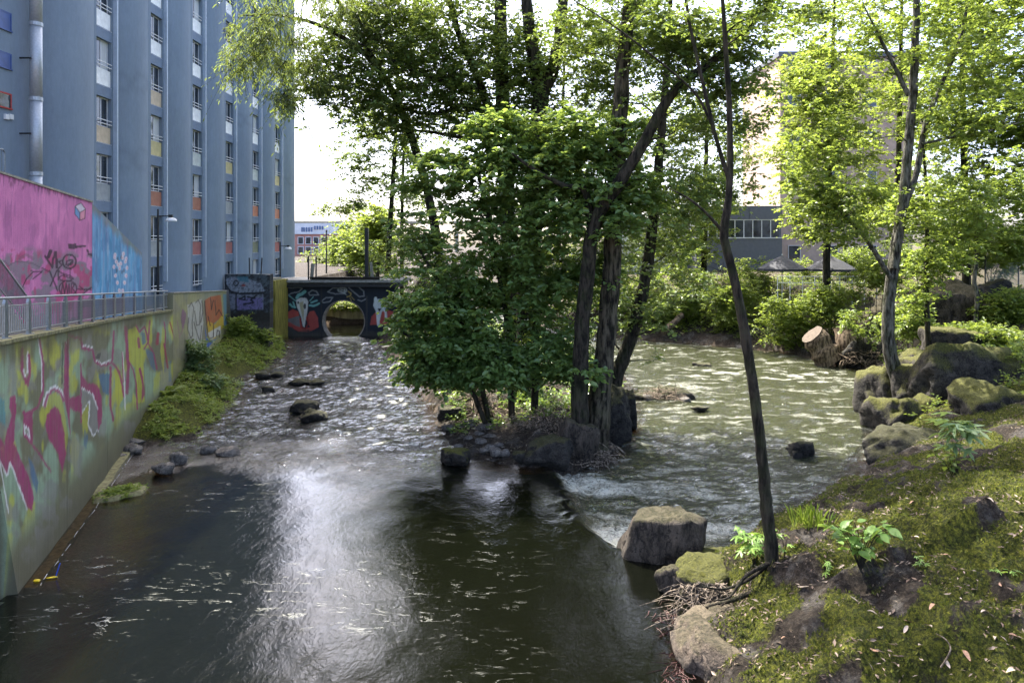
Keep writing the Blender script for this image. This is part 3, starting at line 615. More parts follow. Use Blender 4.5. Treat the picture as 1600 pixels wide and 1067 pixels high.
FRM = me_np('window', np.concatenate(fm.V), [np.array(v) for v in fm.F.values()], M_FRAME)
pa = MB().box(-.008, .008, -.54, -.03, .06, 1.36); PA = me_np('pane', np.concatenate(pa.V), [np.array(v) for v in pa.F.values()], M_GLASS)
cu = MB().box(-.006, .006, -.54, -.03, .06, 1.36); CUM = me_np('curtain', np.concatenate(cu.V), [np.array(v) for v in cu.F.values()], M_CURT)
gr = MB()
for z in (.12, .30): gr.tube([(.16, -.62, z), (.16, .62, z)], .022, 5)
gr.tube([(.02, -.61, .12), (.16, -.61, .12)], .015, 4); gr.tube([(.02, .61, .12), (.16, .61, .12)], .015, 4)
GRM = me_np('guard_rail', np.concatenate(gr.V), [np.array(v) for v in gr.F.values()], M_WHITE)
PMs = {}
for k, m_ in M_PAN.items():
    q = MB().box(-.0, .05, -.62, .62, 0, .80); PMs[k] = me_np('infill_panel', np.concatenate(q.V), [np.array(v) for v in q.F.values()], m_)
REC = MB(); REC.box(-.349, -.30, -HW + .0, HW - .0, 0, ZT - ZB); RECM = me_np('recess_wall', np.concatenate(REC.V), [np.array(v) for v in REC.F.values()], M_REVEAL)
LIN = MB().box(-.30, -.0, -.64, .64, 0, .56); LINM = me_np('lintel', np.concatenate(LIN.V), [np.array(v) for v in LIN.F.values()], M_REVEAL)
for mm in (LINM, RECM):
    mm.materials.clear(); mm.materials.append(plain('recess_blue', (.17, .22, .29), .85, .12, 4, .1))
colorder = {0: ['grey', 'grey', 'cream', 'white', 'white', 'white'], 1: ['grey', 'rust', 'ochre', 'cream', 'white', 'white'], 2: ['red', 'rust', 'pale', 'white', 'white', 'white'], 3: ['red', 'grey', 'ochre', 'white', 'white', 'white'], 4: ['green', 'orange', 'pale', 'white', 'white'], 5: ['red', 'orange', 'ochre', 'white', 'white']}
L0 = bd.location
for k, yk in enumerate(YK):
    ob('recess_wall', RECM, bd, Vector((XF, yk, ZB)) - L0)
    ob('fin', fin, bd, Vector((XF - .02, yk + HW - .12, ZB)) - L0)
    mb = MB().box(XF - .30, XF, yk + .64, yk + HW + .02, ZB, ZT); flat(mb, 'jamb')
    mb = MB().box(XF - .30, XF, yk - HW - .02, yk - .64, ZB, ZT); flat(mb, 'jamb')
    for j in range(-1, 9):
        zb = 7.78 + 2.8 * j; lst = colorder[k]; cname = lst[j] if 0 <= j < len(lst) else ('white' if j > 0 else 'grey')
        if zb + .8 < ZB: continue
        p = Vector((XF - .10, yk, zb)) - L0
        if j >= 0:
            ob('infill_panel', PMs[cname], bd, p); ob('sill', SILLM, bd, p)
        w = ob('window', FRM, bd, Vector((XF - .20, yk, zb + .82)) - L0)
        ob('pane', PA, w, (0, 0, 0))
        ob('pane', CUM if (k * 7 + j * 3) % 4 == 1 else PA, w, (0, .57, 0))
        ob('guard_rail', GRM, w, (.06, 0, 0))
        ob('lintel', LINM, bd, Vector((XF, yk, zb + 2.24)) - L0)
# small windows, vents and flue on the flat part
M_BLUEF = plain('blue_window', (.03, .07, .22), .3, .2, 3, .02); M_REDF = plain('red_frame', (.40, .04, .03), .5, .1, 3, .02)
for (ya, yb, m_) in ((18, 46, M_BLUEF), (82, 106, M_BLUEF), (145, 168, M_REDF)):
    c = U(2, (ya + yb) / 2, 27.9); h = (yb - ya) / 2 * 27.9 / F
    w = MB()
    w.box(-.12, .02, -.62, -.56, -h, h); w.box(-.12, .02, .56, .62, -h, h); w.box(-.12, .02, -.56, .56, h - .06, h); w.box(-.12, .04, -.66, .66, -h - .05, -h)
    wo_ = w.build('window', m_, None, loc=(XF + .03, 27.6, c[2])); rel(wo_, bd)
    ob('pane', me_np('pane', np.concatenate(MB().box(-.05, -.03, -.56, .56, -h, h - .06).V), [np.array([[0, 2, 3, 1], [4, 5, 7, 6], [0, 1, 5, 4], [2, 6, 7, 3], [0, 4, 6, 2], [1, 3, 7, 5]])], M_GLASS if m_ is M_REDF else M_BLUEF), wo_, (.04, 0, 0))
for px in (2, 14):
    c = U(px, 183, 27.9 + px * .02); rel(MB().box(XF, XF + .09, -.1 + c[1], .1 + c[1], c[2] - .1, c[2] + .1).build('vent_cap', M_WHITE), bd)
fl_ = empty('metal_flue', (XF + .45, 29.05, 5.3), 'shiny steel flue pipe running up the blue facade', 'flue')
M_SHINY = plain('brushed_steel', (.42, .45, .47), .5, .12, 14, .05, .45)
for k in range(9):
    z0 = 5.3 + k * 3.05
    q = MB().tube([(0, 0, z0), (0, 0, z0 + 3.0)], .23, 16).build('pipe_section', M_SHINY, smooth=False); q.data.polygons.foreach_set('use_smooth', [len(p.vertices) == 4 for p in q.data.polygons]); q.parent = fl_; q.location = (0, 0, -5.3)
    q = MB().tube([(0, 0, z0 + 2.9), (0, 0, z0 + 3.05)], .25, 16).build('collar', M_SHINY); q.parent = fl_; q.location = (0, 0, -5.3)
    q = MB().box(-.45, 0, -.33, -.27, z0 + 1.5, z0 + 1.56).build('bracket', M_DARKMETAL); q.parent = fl_; q.location = (0, 0, -5.3)
# ---- street lamps
def lamp(base, top, label, s=1.0):
    e = empty('street_lamp', base, label, 'lamp', 'street lamps beside the blue building'); h = top
    for nm, mb, mt in (('post', MB().tube([(0, 0, 0), (0, 0, h * .35), (0, 0, h)], [.075, .06, .045], 8), M_DARKMETAL), ('arm', MB().tube([(0, 0, h - .35), (.55, 0, h - .35), (.68, 0, h - .37)], .03, 6).box(.55, .74, -.06, .06, h - .42, h - .28), M_DARKMETAL)):
        mb.build(nm, mt, e)
    a = np.linspace(0, 1, 7); P_ = [(0.66, 0, h - .42 - .20 * t) for t in a]; R_ = [.05 + .23 * math.sqrt(1 - (1 - t) ** 2) for t in a]
    q = MB().tube(P_, R_, 14).build('lamp_shade', M_WHITE, e, smooth=True)
    return e
p = U(247, 456, 36.0); lamp((p[0], p[1], 5.2), 8.5 + (380 - 327) * 36 / F - 5.2, 'black street lamp with white dome, nearer one by the blue wall')
p = U(438, 430, 58.3); lamp((p[0], p[1], 5.3), 8.5 + (380 - 378) * 58.3 / F - 5.3, 'black street lamp with white dome, farther one at the bridge')
# ------------------------------------------------------------------ culvert bridge with mural
cb = empty('culvert_bridge', (-13.3, 56, 1), 'dark concrete bridge wall with round culvert and painted skulls and red hills', 'bridge')
M_MURAL = painted_mat('mural_paint', (.03, .03, .03), grime=.3, rib=10)
YB = 56.0; cx, cz, cr = (537.2 - 800) / F * YB, HC - (502 - 380) / F * YB, 31.8 / F * YB
us = np.arange(-18.7, -9.0, .05); vs_ = np.arange(.2, 5.06, .05); nu, nv = len(us), len(vs_)
uu, vv = np.meshgrid(us, vs_, indexing='ij'); rr = np.hypot(uu - cx, vv - cz)
near = np.abs(rr - cr) < .045; s_ = np.where(near, cr / np.maximum(rr, .01), 1); uu = cx + (uu - cx) * s_; vv = cz + (vv - cz) * s_
V = np.stack([uu, np.full_like(uu, YB), vv], -1).reshape(-1, 3); Fq = grid_faces(nu, nv)
rc = np.hypot(V[Fq][:, :, 0].mean(1) - cx, V[Fq][:, :, 2].mean(1) - cz); Fq = Fq[rc > cr]
P = Paint(V, (.014, .02, .03), 340, 320, 4.447, .25, 8); P.wear = P.wear * 0 + 1
RED = (.42, .075, .06)
P.poly(RED, (430, 775), (470, 757), (520, 725), (560, 742), (575, 800), (592, 862), (642, 850), (612, 790), (640, 742), (670, 735), (697, 785), (702, 850), (650, 878), (585, 868), (540, 850), (500, 815), (432, 795))
P.poly((.16, .17, .17), (432, 790), (500, 790), (570, 770), (575, 850), (500, 830)).poly(RED, (440, 815), (500, 815), (560, 850), (640, 885), (560, 880), (470, 830)).poly((.05, .055, .055), (430, 830), (520, 850), (560, 900), (700, 890), (715, 960), (430, 960), op=.8)
P.poly((.68, .67, .62), (546, 662), (575, 645), (615, 648), (630, 672), (624, 740), (612, 800), (604, 852), (592, 842), (580, 780), (565, 740), (552, 710)).poly((.42, .38, .22), (565, 680), (595, 670), (600, 740), (598, 820), (585, 760)).ell(BLK, 606, 705, 9, 20).ell(BLK, 560, 680, 6, 10).stroke((.3, .02, .02), 9, (575, 790), (580, 850), (610, 862), (630, 830), (622, 780))
TQ = (.20, .46, .42)
P.stroke(TQ, 22, (552, 645), (562, 628), (585, 620), (606, 604)).stroke(TQ, 14, (640, 700), (672, 702), (704, 686)).stroke(TQ, 12, (650, 680), (690, 665)).stroke(TQ, 13, (502, 690), (520, 708), (540, 712)).stroke(TQ, 10, (525, 675), (535, 705)).stroke(TQ, 6, (495, 630), (545, 668)).stroke(TQ, 6, (665, 640), (640, 668))
CG = (.26, .27, .28)
for loop in ([(430, 590), (470, 575), (520, 578), (560, 572), (588, 580), (565, 605), (520, 612), (490, 628), (460, 615), (432, 600)], [(632, 612), (655, 595), (685, 600), (702, 625), (670, 628), (640, 628), (632, 612)], [(765, 605), (800, 580), (850, 580), (900, 600), (880, 618), (820, 620), (765, 605)], [(910, 575), (940, 560), (980, 570), (1015, 600), (1018, 635), (985, 638), (950, 610), (910, 575)], [(720, 670), (755, 645), (800, 645), (780, 672), (735, 680), (720, 670)], [(975, 660), (1000, 670), (1030, 655)]):
    P.stroke(CG, 8, *loop)
P.ell((.42, .44, .42), 866, 592, 34, 20).poly((.42, .44, .42), (880, 605), (900, 630), (862, 610))
for st_ in ([(845, 582), (850, 602), (856, 582)], [(862, 584), (862, 602)], [(868, 584), (878, 584), (868, 602), (878, 602)], [(886, 584), (892, 600)]): P.stroke(BLK, 4, *st_)
P.stroke((.50, .36, .10), 8, (908, 602), (926, 615), (924, 632), (900, 640)).stroke((.5, .36, .1), 4, (930, 640), (950, 662)).stroke((.5, .36, .1), 4, (920, 645), (930, 668))
P.poly(RED, (1060, 835), (1070, 775), (1105, 742), (1180, 730), (1225, 745), (1205, 825)).stroke((.62, .66, .64), 20, (1098, 650), (1092, 700), (1110, 740), (1118, 832)).stroke((.62, .66, .64), 16, (1120, 800), (1132, 745), (1150, 722), (1168, 745), (1172, 805)).poly((.62, .66, .64), (1092, 655), (1190, 655), (1180, 720), (1105, 720))
lowm = sstep(860, 900, P.y + 30 * (vn(P.x * .03, P.y * .03, 4) - .5)); P._put(lowm, (.06, .055, .045), .8)
P.stroke((.03, .03, .03), 10, (722, 560), (722, 960)).stroke((.05, .05, .05), 10, (1036, 640), (1036, 960))
f_ = ob('face_wall', me_np('face_wall', V, Fq, M_MURAL, False, {'col': P.c})); rel(f_, cb)
a = np.linspace(0, 2 * np.pi, 65); ring0 = np.stack([cx + cr * np.cos(a), np.full(65, YB - .004), cz + cr * np.sin(a)], -1); ring1 = ring0 + np.array([0, .75, 0])
ring2 = np.stack([cx + (cr + .09) * np.cos(a), np.full(65, YB - .05), cz + (cr + .09) * np.sin(a)], -1); ring3 = np.stack([cx + cr * np.cos(a), np.full(65, YB - .05), cz + cr * np.sin(a)], -1)
RV = np.concatenate([ring2, ring3, ring1]); k = np.arange(64)
rel(ob('culvert_rim', me_np('culvert_rim', RV, np.concatenate([np.stack([k, k + 1, 65 + k + 1, 65 + k], -1), np.stack([65 + k, 65 + k + 1, 130 + k + 1, 130 + k], -1)]), plain('rim_concrete', (.26, .22, .18), .85, .4, 6, .4), True)), cb)
us2 = (V + np.array([0, .72, 0])); rel(ob('back_wall', me_np('back_wall', us2, Fq[:, ::-1], M_CONC)), cb)
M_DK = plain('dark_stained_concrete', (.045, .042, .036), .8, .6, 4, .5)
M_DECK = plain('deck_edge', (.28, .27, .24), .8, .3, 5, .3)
rel(MB().box(-19.0, -8.6, 55.55, 60.5, 5.42, 5.62).build('deck', M_DECK), cb)
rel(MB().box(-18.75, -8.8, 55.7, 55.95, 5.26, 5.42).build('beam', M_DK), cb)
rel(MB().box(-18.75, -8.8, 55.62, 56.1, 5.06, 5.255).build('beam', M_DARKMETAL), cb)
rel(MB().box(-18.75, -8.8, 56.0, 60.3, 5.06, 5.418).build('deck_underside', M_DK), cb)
# kerb timbers and posts standing on the deck
tm = plain('dark_timber', (.035, .03, .025), .85, .5, 6, .5, stretch=(.2, 1, 1))
rel(MB().box(-15.7, -10.4, 55.7, 55.95, 5.62, 5.78).build('kerb_timber', tm), cb)
rel(MB().box(-15.9, -10.2, 55.6, 55.8, 5.781, 5.86).build('kerb_timber', tm), cb)
for px, yt, r in ((482, 400, .05), (494, 401, .05), (573, 356, .13)):
    p = U(px, yt, 55.85); rel(MB().box(p[0] - r, p[0] + r, 55.85 - r, 55.85 + r, 5.625, p[2]).build('post', M_DARKMETAL), cb)
p = U(488, 412, 55.8); rel(MB().hexa([(p[0] - .2, 55.8, 5.63), (p[0] + .05, 55.8, 5.63), (p[0] + .05, 55.84, 5.63), (p[0] - .2, 55.84, 5.63), (p[0] - .1, 55.8, 6.9), (p[0] + .2, 55.8, 6.9), (p[0] + .2, 55.84, 6.9), (p[0] - .1, 55.84, 6.9)]).build('sign_board', M_CONC), cb)
p = U(582, 412, 55.9); rel(MB().hexa([(p[0] - .12, 55.9, 5.63), (p[0] + .12, 55.9, 5.63), (p[0] + .12, 55.95, 5.63), (p[0] - .12, 55.95, 5.63), (p[0] - .25, 55.9, 7.0), (p[0] - .02, 55.9, 7.0), (p[0] - .02, 55.95, 7.0), (p[0] - .25, 55.95, 7.0)]).build('leaning_board', M_CONC), cb)
rel(MB().box(U(482, 0, 55.85)[0], U(494, 0, 55.85)[0], 55.83, 55.86, 7.15, 7.2).build('cross_bar', M_DARKMETAL), cb)
# yellow stained pillar
pl_ = empty('abutment_pillar', (-17.9, 53, .8), 'narrow concrete pillar with yellow lichen left of the mural', 'pillar')
M_LICH = plain('lichen_concrete', (.24, .20, .035), .9, .55, 5, .5, stretch=(1, 1, .2))
x0, x1, x2 = U(412, 0, 53)[0], U(421, 0, 53)[0], U(431, 0, 53)[0]
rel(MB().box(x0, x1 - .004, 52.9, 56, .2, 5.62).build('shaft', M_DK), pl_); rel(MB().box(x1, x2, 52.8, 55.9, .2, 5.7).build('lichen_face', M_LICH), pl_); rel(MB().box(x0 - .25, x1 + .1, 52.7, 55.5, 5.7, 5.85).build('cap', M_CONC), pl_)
# dark graffiti wall at the head of the bank
us = np.arange(-19.4, -16.3, .05); vs_ = np.arange(1.2, 6.45, .05); nu, nv = len(us), len(vs_); uu, vv = np.meshgrid(us, vs_, indexing='ij')
bul = .35 * sstep(3.4, 2.0, vv) * fbm(uu * 1.6, vv * 1.6, 55, 4) * 2
V = np.stack([uu, 48.0 - bul, vv - .06 * sstep(-17, -16.3, uu)], -1).reshape(-1, 3)
P = Paint(V, (.03, .032, .035), 340, 320, 4.447, .3, 12); P.wear = P.wear * 0 + 1
P.cloud((.10, .13, .14), .5, .6, .3, .3, 401, .8)
P.poly((.28, .31, .36), (55, 520), (95, 500), (180, 505), (300, 545), (330, 605), (120, 612), (70, 580)).poly((.22, .24, .30), (75, 620), (320, 625), (320, 725), (90, 730)).poly((.20, .17, .36), (130, 650), (315, 645), (312, 725), (140, 732)).cloud((.06, .07, .09), .55, .62, .5, .5, 405, .7).poly((.06, .20, .26), (130, 500), (210, 500), (220, 540), (150, 530), op=.8)
for st_ in ([(52, 500), (55, 550), (90, 600), (160, 620), (330, 608)], [(128, 620), (128, 730)], [(150, 655), (190, 635), (190, 660), (150, 655)], [(180, 690), (250, 680), (230, 660), (270, 630)], [(210, 640), (260, 650)]): P.stroke(BLK, 11, *st_)
P.ell(BLK, 128, 545, 16, 18, ring=8).ell((.30, .05, .04), 180, 560, 14, 8)
lowm = sstep(725, 760, P.y + 30 * (vn(P.x * .05, P.y * .05, 4) - .5)); P._put(lowm, (.035, .03, .022), .9)
nb = len(V); Vb = np.stack([uu, np.full_like(uu, 48.7), vv], -1).reshape(-1, 3)
e = np.concatenate([np.arange(nu) * nv + nv - 1]); 
top = np.stack([e[:-1], e[1:], e[1:] + nb, e[:-1] + nb], -1); r_ = (nu - 1) * nv + np.arange(nv); rgt = np.stack([r_[:-1], r_[:-1] + nb, r_[1:] + nb, r_[1:]], -1)
dw = empty('dark_graffiti_wall', (-17.8, 48, 1.2), 'short black wall end with grey and purple graffiti above bare rock', 'wall')
rel(ob('wall_face', me_np('wall_face', np.concatenate([V, Vb]), np.concatenate([grid_faces(nu, nv), grid_faces(nu, nv)[:, ::-1] + nb, top, rgt]), M_MURAL, False, {'col': np.concatenate([P.c, P.c])})), dw)
for px in (390, 408):
    p = U(px, 403, 48.3); rel(MB().tube([(p[0], 48.3, 6.4), (p[0] + (.06 if px == 408 else -.02), 48.3, p[2])], .04, 6).build('post', M_DARKMETAL), dw)
# wall beyond the culvert
bw = MB().box(-18.4, -9.0, 64.3, 64.8, .3, 2.62).build('channel_wall', plain('green_stained_concrete', (.34, .31, .16), .85, .5, 2.2, .4, stretch=(1.5, 1, .3)))
tag(bw, 'green stained concrete wall seen through the round culvert', 'wall')
# ------------------------------------------------------------------ vegetation
def leaf_arrays(pos, ax, nr, L, W, fold=.18, quad=False):
    """oval leaves folded along the midrib: 6 points, 2 quads each"""
    ax = unit(ax); nr = unit(nr - (nr * ax).sum(-1, keepdims=True) * ax); sd = np.cross(nr, ax)
    L = L[:, None]; W = W[:, None]; n = len(pos)
    up = nr * W * fold
    v = np.stack([pos, pos + ax * L * .30 + sd * W * .46 + up, pos + ax * L * .72 + sd * W * .36 + up * .8, pos + ax * L - nr * L * .10,
                  pos + ax * L * .72 - sd * W * .36 + up * .8, pos + ax * L * .30 - sd * W * .46 + up], 1).reshape(-1, 3)
    if quad:
        v = np.stack([pos, pos + ax * L * .48 + sd * W * .55 + up, pos + ax * L - nr * L * .1, pos + ax * L * .42 - sd * W * .55 + up], 1).reshape(-1, 3)
        return v, np.arange(n * 4).reshape(-1, 4)
    b = (np.arange(n) * 6)[:, None]
    f = np.concatenate([b + np.array([[0, 3, 2, 1]]), b + np.array([[0, 5, 4, 3]])])
    return v, f
def sprays(C, R, K, M, L, asp=.6, flat=.35, droop=.2, r=None, twig=.007, quad=True):
    """leaf sprays around cluster centres C (n,3) with radii R; returns leaf arrays and twig arrays"""
    r = r or rng; n = len(C); R = np.broadcast_to(R, (n,))
    az = r.uniform(0, 2 * np.pi, (n, K)); el = r.normal(.12, flat, (n, K))
    d = np.stack([np.cos(az) * np.cos(el), np.sin(az) * np.cos(el), np.sin(el)], -1)
    ln = R[:, None] * r.uniform(.6, 1.15, (n, K))
    t = np.sort(r.uniform(.12, 1.05, (n, K, M)), -1)
    p = C[:, None, None] + d[:, :, None] * (ln[:, :, None] * t)[..., None]
    p[..., 2] -= droop * (ln[:, :, None] * t ** 2)
    p = p + r.normal(0, .03, p.shape) * R[:, None, None, None]
    side = np.where(np.arange(M) % 2 == 0, 1, -1)[None, None] * r.uniform(.5, 1.2, (n, K, M))
    h = np.stack([-np.sin(az), np.cos(az), 0 * az], -1)
    ax = d[:, :, None] * .7 + h[:, :, None] * side[..., None]; ax[..., 2] += -droop * .9 + r.normal(0, .25, side.shape)
    nr = np.zeros_like(p); nr[..., 2] = 1; nr = nr + r.normal(0, .42, p.shape)
    m = n * K * M; Ls = L * r.uniform(.45, 1.3, m)
    v, f = leaf_arrays(p.reshape(-1, 3), ax.reshape(-1, 3), nr.reshape(-1, 3), Ls, Ls * asp, quad=quad)
    tv = tf = None
    if twig:
        e0 = np.repeat(C, K, 0); e1 = p[:, :, -1].reshape(-1, 3)
        w = np.array([[1, 0, 0], [-.5, .87, 0], [-.5, -.87, 0]]) * twig
        tv = np.stack([e0[:, None] + w * 1.4, e1[:, None] + w * .4], 1).reshape(-1, 3)
        b = (np.arange(len(e0)) * 6)[:, None]
        tf = np.concatenate([b + np.array([[i, (i + 1) % 3, 3 + (i + 1) % 3, 3 + i]]) for i in range(3)])
    return v, f, tv, tf
def in_ell(c, rad, n, r):
    p = unit(r.normal(size=(n, 3))) * (r.uniform(0, 1, (n, 1)) ** (1 / 2.2)); return np.asarray(c) + p * np.asarray(rad)
def E(px, py, Y, rx, ry, ryd, n):
    """ellipsoid of foliage: centre, half sizes and number of sprays"""
    return (U(px, py, Y), np.array([rx / F * Y, ryd, ry / F * Y]), n)
def tree(name, label, stems, ells, lm, bm, L=.16, asp=.65, K=6, M=9, R=.85, group=None, droop=.2, flat=.35, cat='tree', limb_r=.5, seed=1, twig=.007, minz=None, base=None, D=1.75, quad=True):
    r = np.random.default_rng(seed)
    b0 = np.asarray(stems[0][0][0], float) if base is None else np.asarray(base, float)
    root = empty(name, b0, label, cat, group); off = np.array(root.location)
    nodes = []; nrad = []
    for pts, rads in stems:
        P_ = smoothpath(pts, max(10, len(pts) * 5)); R_ = np.interp(np.linspace(0, 1, len(P_)), np.linspace(0, 1, len(rads)), rads)
        P_ = P_ + r.normal(0, 1, P_.shape) * (R_ * .05)[:, None] * np.array([1, 1, 0])
        V, Fq = tube_arr(P_, R_ * (1 + .025 * r.normal(size=len(R_))), 10 if R_[0] > .08 else 6)
        ob('trunk', me_np('trunk', V - off, Fq, bm, True), root)
        k0 = int(len(P_) * .22); nodes.append(P_[k0:]); nrad.append(R_[k0:])
    nodes = np.concatenate(nodes); nrad = np.concatenate(nrad)
    C = np.concatenate([in_ell(c, rad, int(n * D * 1.1), r) for c, rad, n in ells])
    C = C[vn(C[:, 0] * .75 + C[:, 2] * .35, C[:, 1] * .5 + C[:, 2] * .8, seed) > .33]
    if minz is not None: C[:, 2] = np.maximum(C[:, 2], minz)
    order = np.argsort([np.min(np.linalg.norm(nodes - c, axis=1)) for c in C]); C = C[order]
    BV = []; BF = []; nb = 0
    for c in C:
        d = c - nodes; dist = np.linalg.norm(d, axis=1); hd = np.hypot(d[:, 0], d[:, 1])
        j = np.argmin(dist + 1.2 * np.maximum(0, .25 * hd - d[:, 2]) + .15 / (nrad + .02) * .1)
        a = nodes[j]; L_ = dist[j]
        if L_ < .15: continue
        m1 = a * .6 + c * .4 + np.array([0, 0, .12 * L_]) + r.normal(0, .07 * L_, 3); m2 = a * .25 + c * .75 + np.array([0, 0, .10 * L_]) + r.normal(0, .06 * L_, 3)
        n_ = 6 if L_ > 1.2 else 4; P_ = smoothpath([a, m1, m2, c], n_)
        r0 = min(nrad[j] * .62, .014 + .016 * L_) ; R_ = np.linspace(r0, .009, n_)
        V, Fq = tube_arr(P_, R_, 4 if r0 > .045 else 3); BV.append(V); BF.append(Fq + nb); nb += len(V)
        nodes = np.concatenate([nodes, P_[1:]]); nrad = np.concatenate([nrad, R_[1:]])
    v, f, tv, tf = sprays(C, R * r.uniform(.7, 1.3, len(C)), K, M, L, asp, flat, droop, r, twig, quad)
    if tv is not None: BV.append(tv); BF.append(tf + nb)
    if BV: ob('branch', me_np('branch', np.concatenate(BV) - off, np.concatenate(BF), bm, False), root)
    ob('crown', me_np('crown', v - off, f, lm), root)
    return root
B_DARK = bark_mat('dark_bark', (.006, .005, .004), (.05, .042, .03), 8, .35)
B_RIDGE = bark_mat('ridged_bark', (.008, .0065, .0045), (.11, .092, .062), 7, .3)
B_PALE = bark_mat('pale_grey_bark', (.012, .010, .008), (.15, .14, .115), 8, .45)
LF_BUSH = leaf_mat('hazel_leaves', [(.115, .20, .055), (.15, .25, .075), (.22, .32, .12)], .45, .25)
LF_TOP = leaf_mat('alder_leaves', [(.075, .13, .032), (.105, .175, .044), (.145, .22, .065)], .42, .40)
LF_WIL = leaf_mat('willow_leaves', [(.11, .15, .05), (.14, .19, .07), (.19, .24, .10)], .5, .45)
LF_LIGHT = leaf_mat('maple_leaves', [(.10, .155, .028), (.14, .205, .036), (.20, .26, .055)], .5, .42)
LF_YEL = leaf_mat('sunny_maple_leaves', [(.14, .19, .035), (.19, .24, .045), (.27, .30, .07)], .55, .42)
LF_SHRUB = leaf_mat('shrub_leaves', [(.09, .14, .022), (.14, .20, .03), (.22, .27, .045)], .5, .45)
def S(path, Y, dy=0):
    n = len(path); return [U(p[0], p[1], Y + dy * i / max(1, n - 1)) for i, p in enumerate(path)]
def foot(px, py, Y, sink=.25):
    """a base point standing on the terrain"""
    X = (px - 800) / F * Y; return np.array([X, Y, ground_z(X, Y)[0] - sink])
# --- island
tree('alder_tree', 'thick ridged trunk rising straight from the island tip', [([foot(930, 690, 28.2), *S([(936, 640), (942, 580), (952, 480), (958, 380), (962, 300), (967, 200), (973, 100), (984, 0), (990, -150)], 28.2)], [.6, .43, .38, .36, .34, .31, .26, .18])],
     [E(960, 40, 28.5, 130, 60, 2.5, 60), E(1010, -60, 28.5, 170, 50, 2.5, 32), E(880, -250, 24, 260, 120, 4, 95), E(980, 330, 29.5, 60, 110, 1.2, 26)], LF_TOP, B_RIDGE, .17, seed=2, group='trees on the island')  # highest ellipsoid: unseen crown added to shade the near bank and pool
tree('leaning_alder_tree', 'dark trunk on the island with a limb bending far to the right', [([foot(903, 655, 27.4), *S([(906, 600), (909, 530), (918, 430), (931, 345), (968, 285), (1003, 228), (1055, 140), (1120, 92), (1190, 18), (1240, -60)], 27.4, -1.5)], [.40, .31, .28, .26, .25, .2, .17, .13, .09]),
      (S([(925, 372), (915, 300), (880, 290), (830, 262), (800, 240)], 27.3, -.6), [.17, .13, .08, .04])],
     [E(1120, 130, 26.3, 95, 100, 1.6, 80), E(1140, 250, 26.5, 62, 80, 1.3, 36), E(1080, 300, 26.5, 60, 60, 1.3, 22), E(1060, 60, 26, 90, 70, 1.8, 40), E(1030, 180, 27, 60, 70, 1.5, 22), E(1200, 10, 26, 90, 70, 2, 34)], LF_TOP, B_DARK, .18, seed=3, group='trees on the island', R=.75)
tree('slanting_alder_tree', 'dark ivy wrapped trunk leaning right behind the thick island trunk', [([foot(945, 612, 32), *S([(962, 590), (985, 530), (1005, 450), (1019, 360), (1030, 250), (1040, 130), (1048, 0)], 32)], [.38, .31, .28, .26, .22, .16, .1])],
     [E(1050, 330, 32.5, 70, 120, 2.2, 55), E(1010, 500, 32, 52, 70, 1.6, 32), E(1075, 450, 34, 50, 60, 2, 26), E(1090, 200, 33, 80, 90, 2, 45), E(930, 460, 33.5, 50, 90, 1.5, 24)], LF_TOP, B_DARK, .18, seed=4, group='trees on the island')
tree('hazel_bush', 'broad dark green leafy bush overhanging the left channel from the island', [([foot(800, 618, 30.5), *S([(796, 540), (780, 430), (760, 330), (745, 260)], 30.2, -1)], [.16, .12, .09, .05]), ([foot(835, 615, 30.8), *S([(838, 520), (842, 400), (838, 290), (835, 230)], 30.5, -1.5)], [.17, .13, .1, .05]), ([foot(768, 612, 30.5), *S([(735, 540), (690, 450), (655, 390)], 30, -.8)], [.13, .1, .05]), ([foot(765, 615, 30), *S([(720, 575), (670, 545), (630, 520)], 29.6, -.8)], [.11, .08, .04])],
     [E(765, 345, 29.2, 140, 125, 2.4, 120), E(708, 480, 29.5, 85, 105, 2.2, 90), E(850, 245, 28.8, 130, 75, 1.8, 70), E(950, 300, 28.2, 80, 60, 1.4, 30), E(930, 210, 28.2, 90, 50, 1.4, 30), E(830, 470, 29.5, 85, 110, 2, 80), E(740, 548, 28.9, 90, 36, 1.4, 50), E(668, 395, 30, 40, 70, 1.5, 24), E(900, 320, 27.6, 75, 60, 1.0, 34), E(1005, 330, 27, 60, 60, 1.0, 20), E(920, 430, 29.3, 50, 60, 1.0, 16), E(665, 560, 31, 34, 34, 1.2, 16), E(870, 560, 28.6, 50, 40, 1.0, 22), E(790, 582, 28.7, 125, 24, 1.2, 44), E(905, 590, 26.9, 40, 18, .6, 8), E(690, 585, 30.5, 55, 22, 1.2, 20), E(645, 470, 30, 30, 12, 1, 8), E(650, 535, 29.6, 34, 12, 1, 9), E(640, 335, 30, 36, 13, 1, 8), E(700, 250, 29.5, 42, 13, 1, 9), E(785, 198, 29, 50, 14, 1, 11), E(642, 505, 30, 18, 10, .8, 5), E(655, 290, 30, 30, 12, 1, 6)], LF_BUSH, B_DARK, .25, .72, 6, 9, 1.0, seed=5, cat='bush', droop=.3, flat=.24, minz=1.0, D=1.7, quad=False)
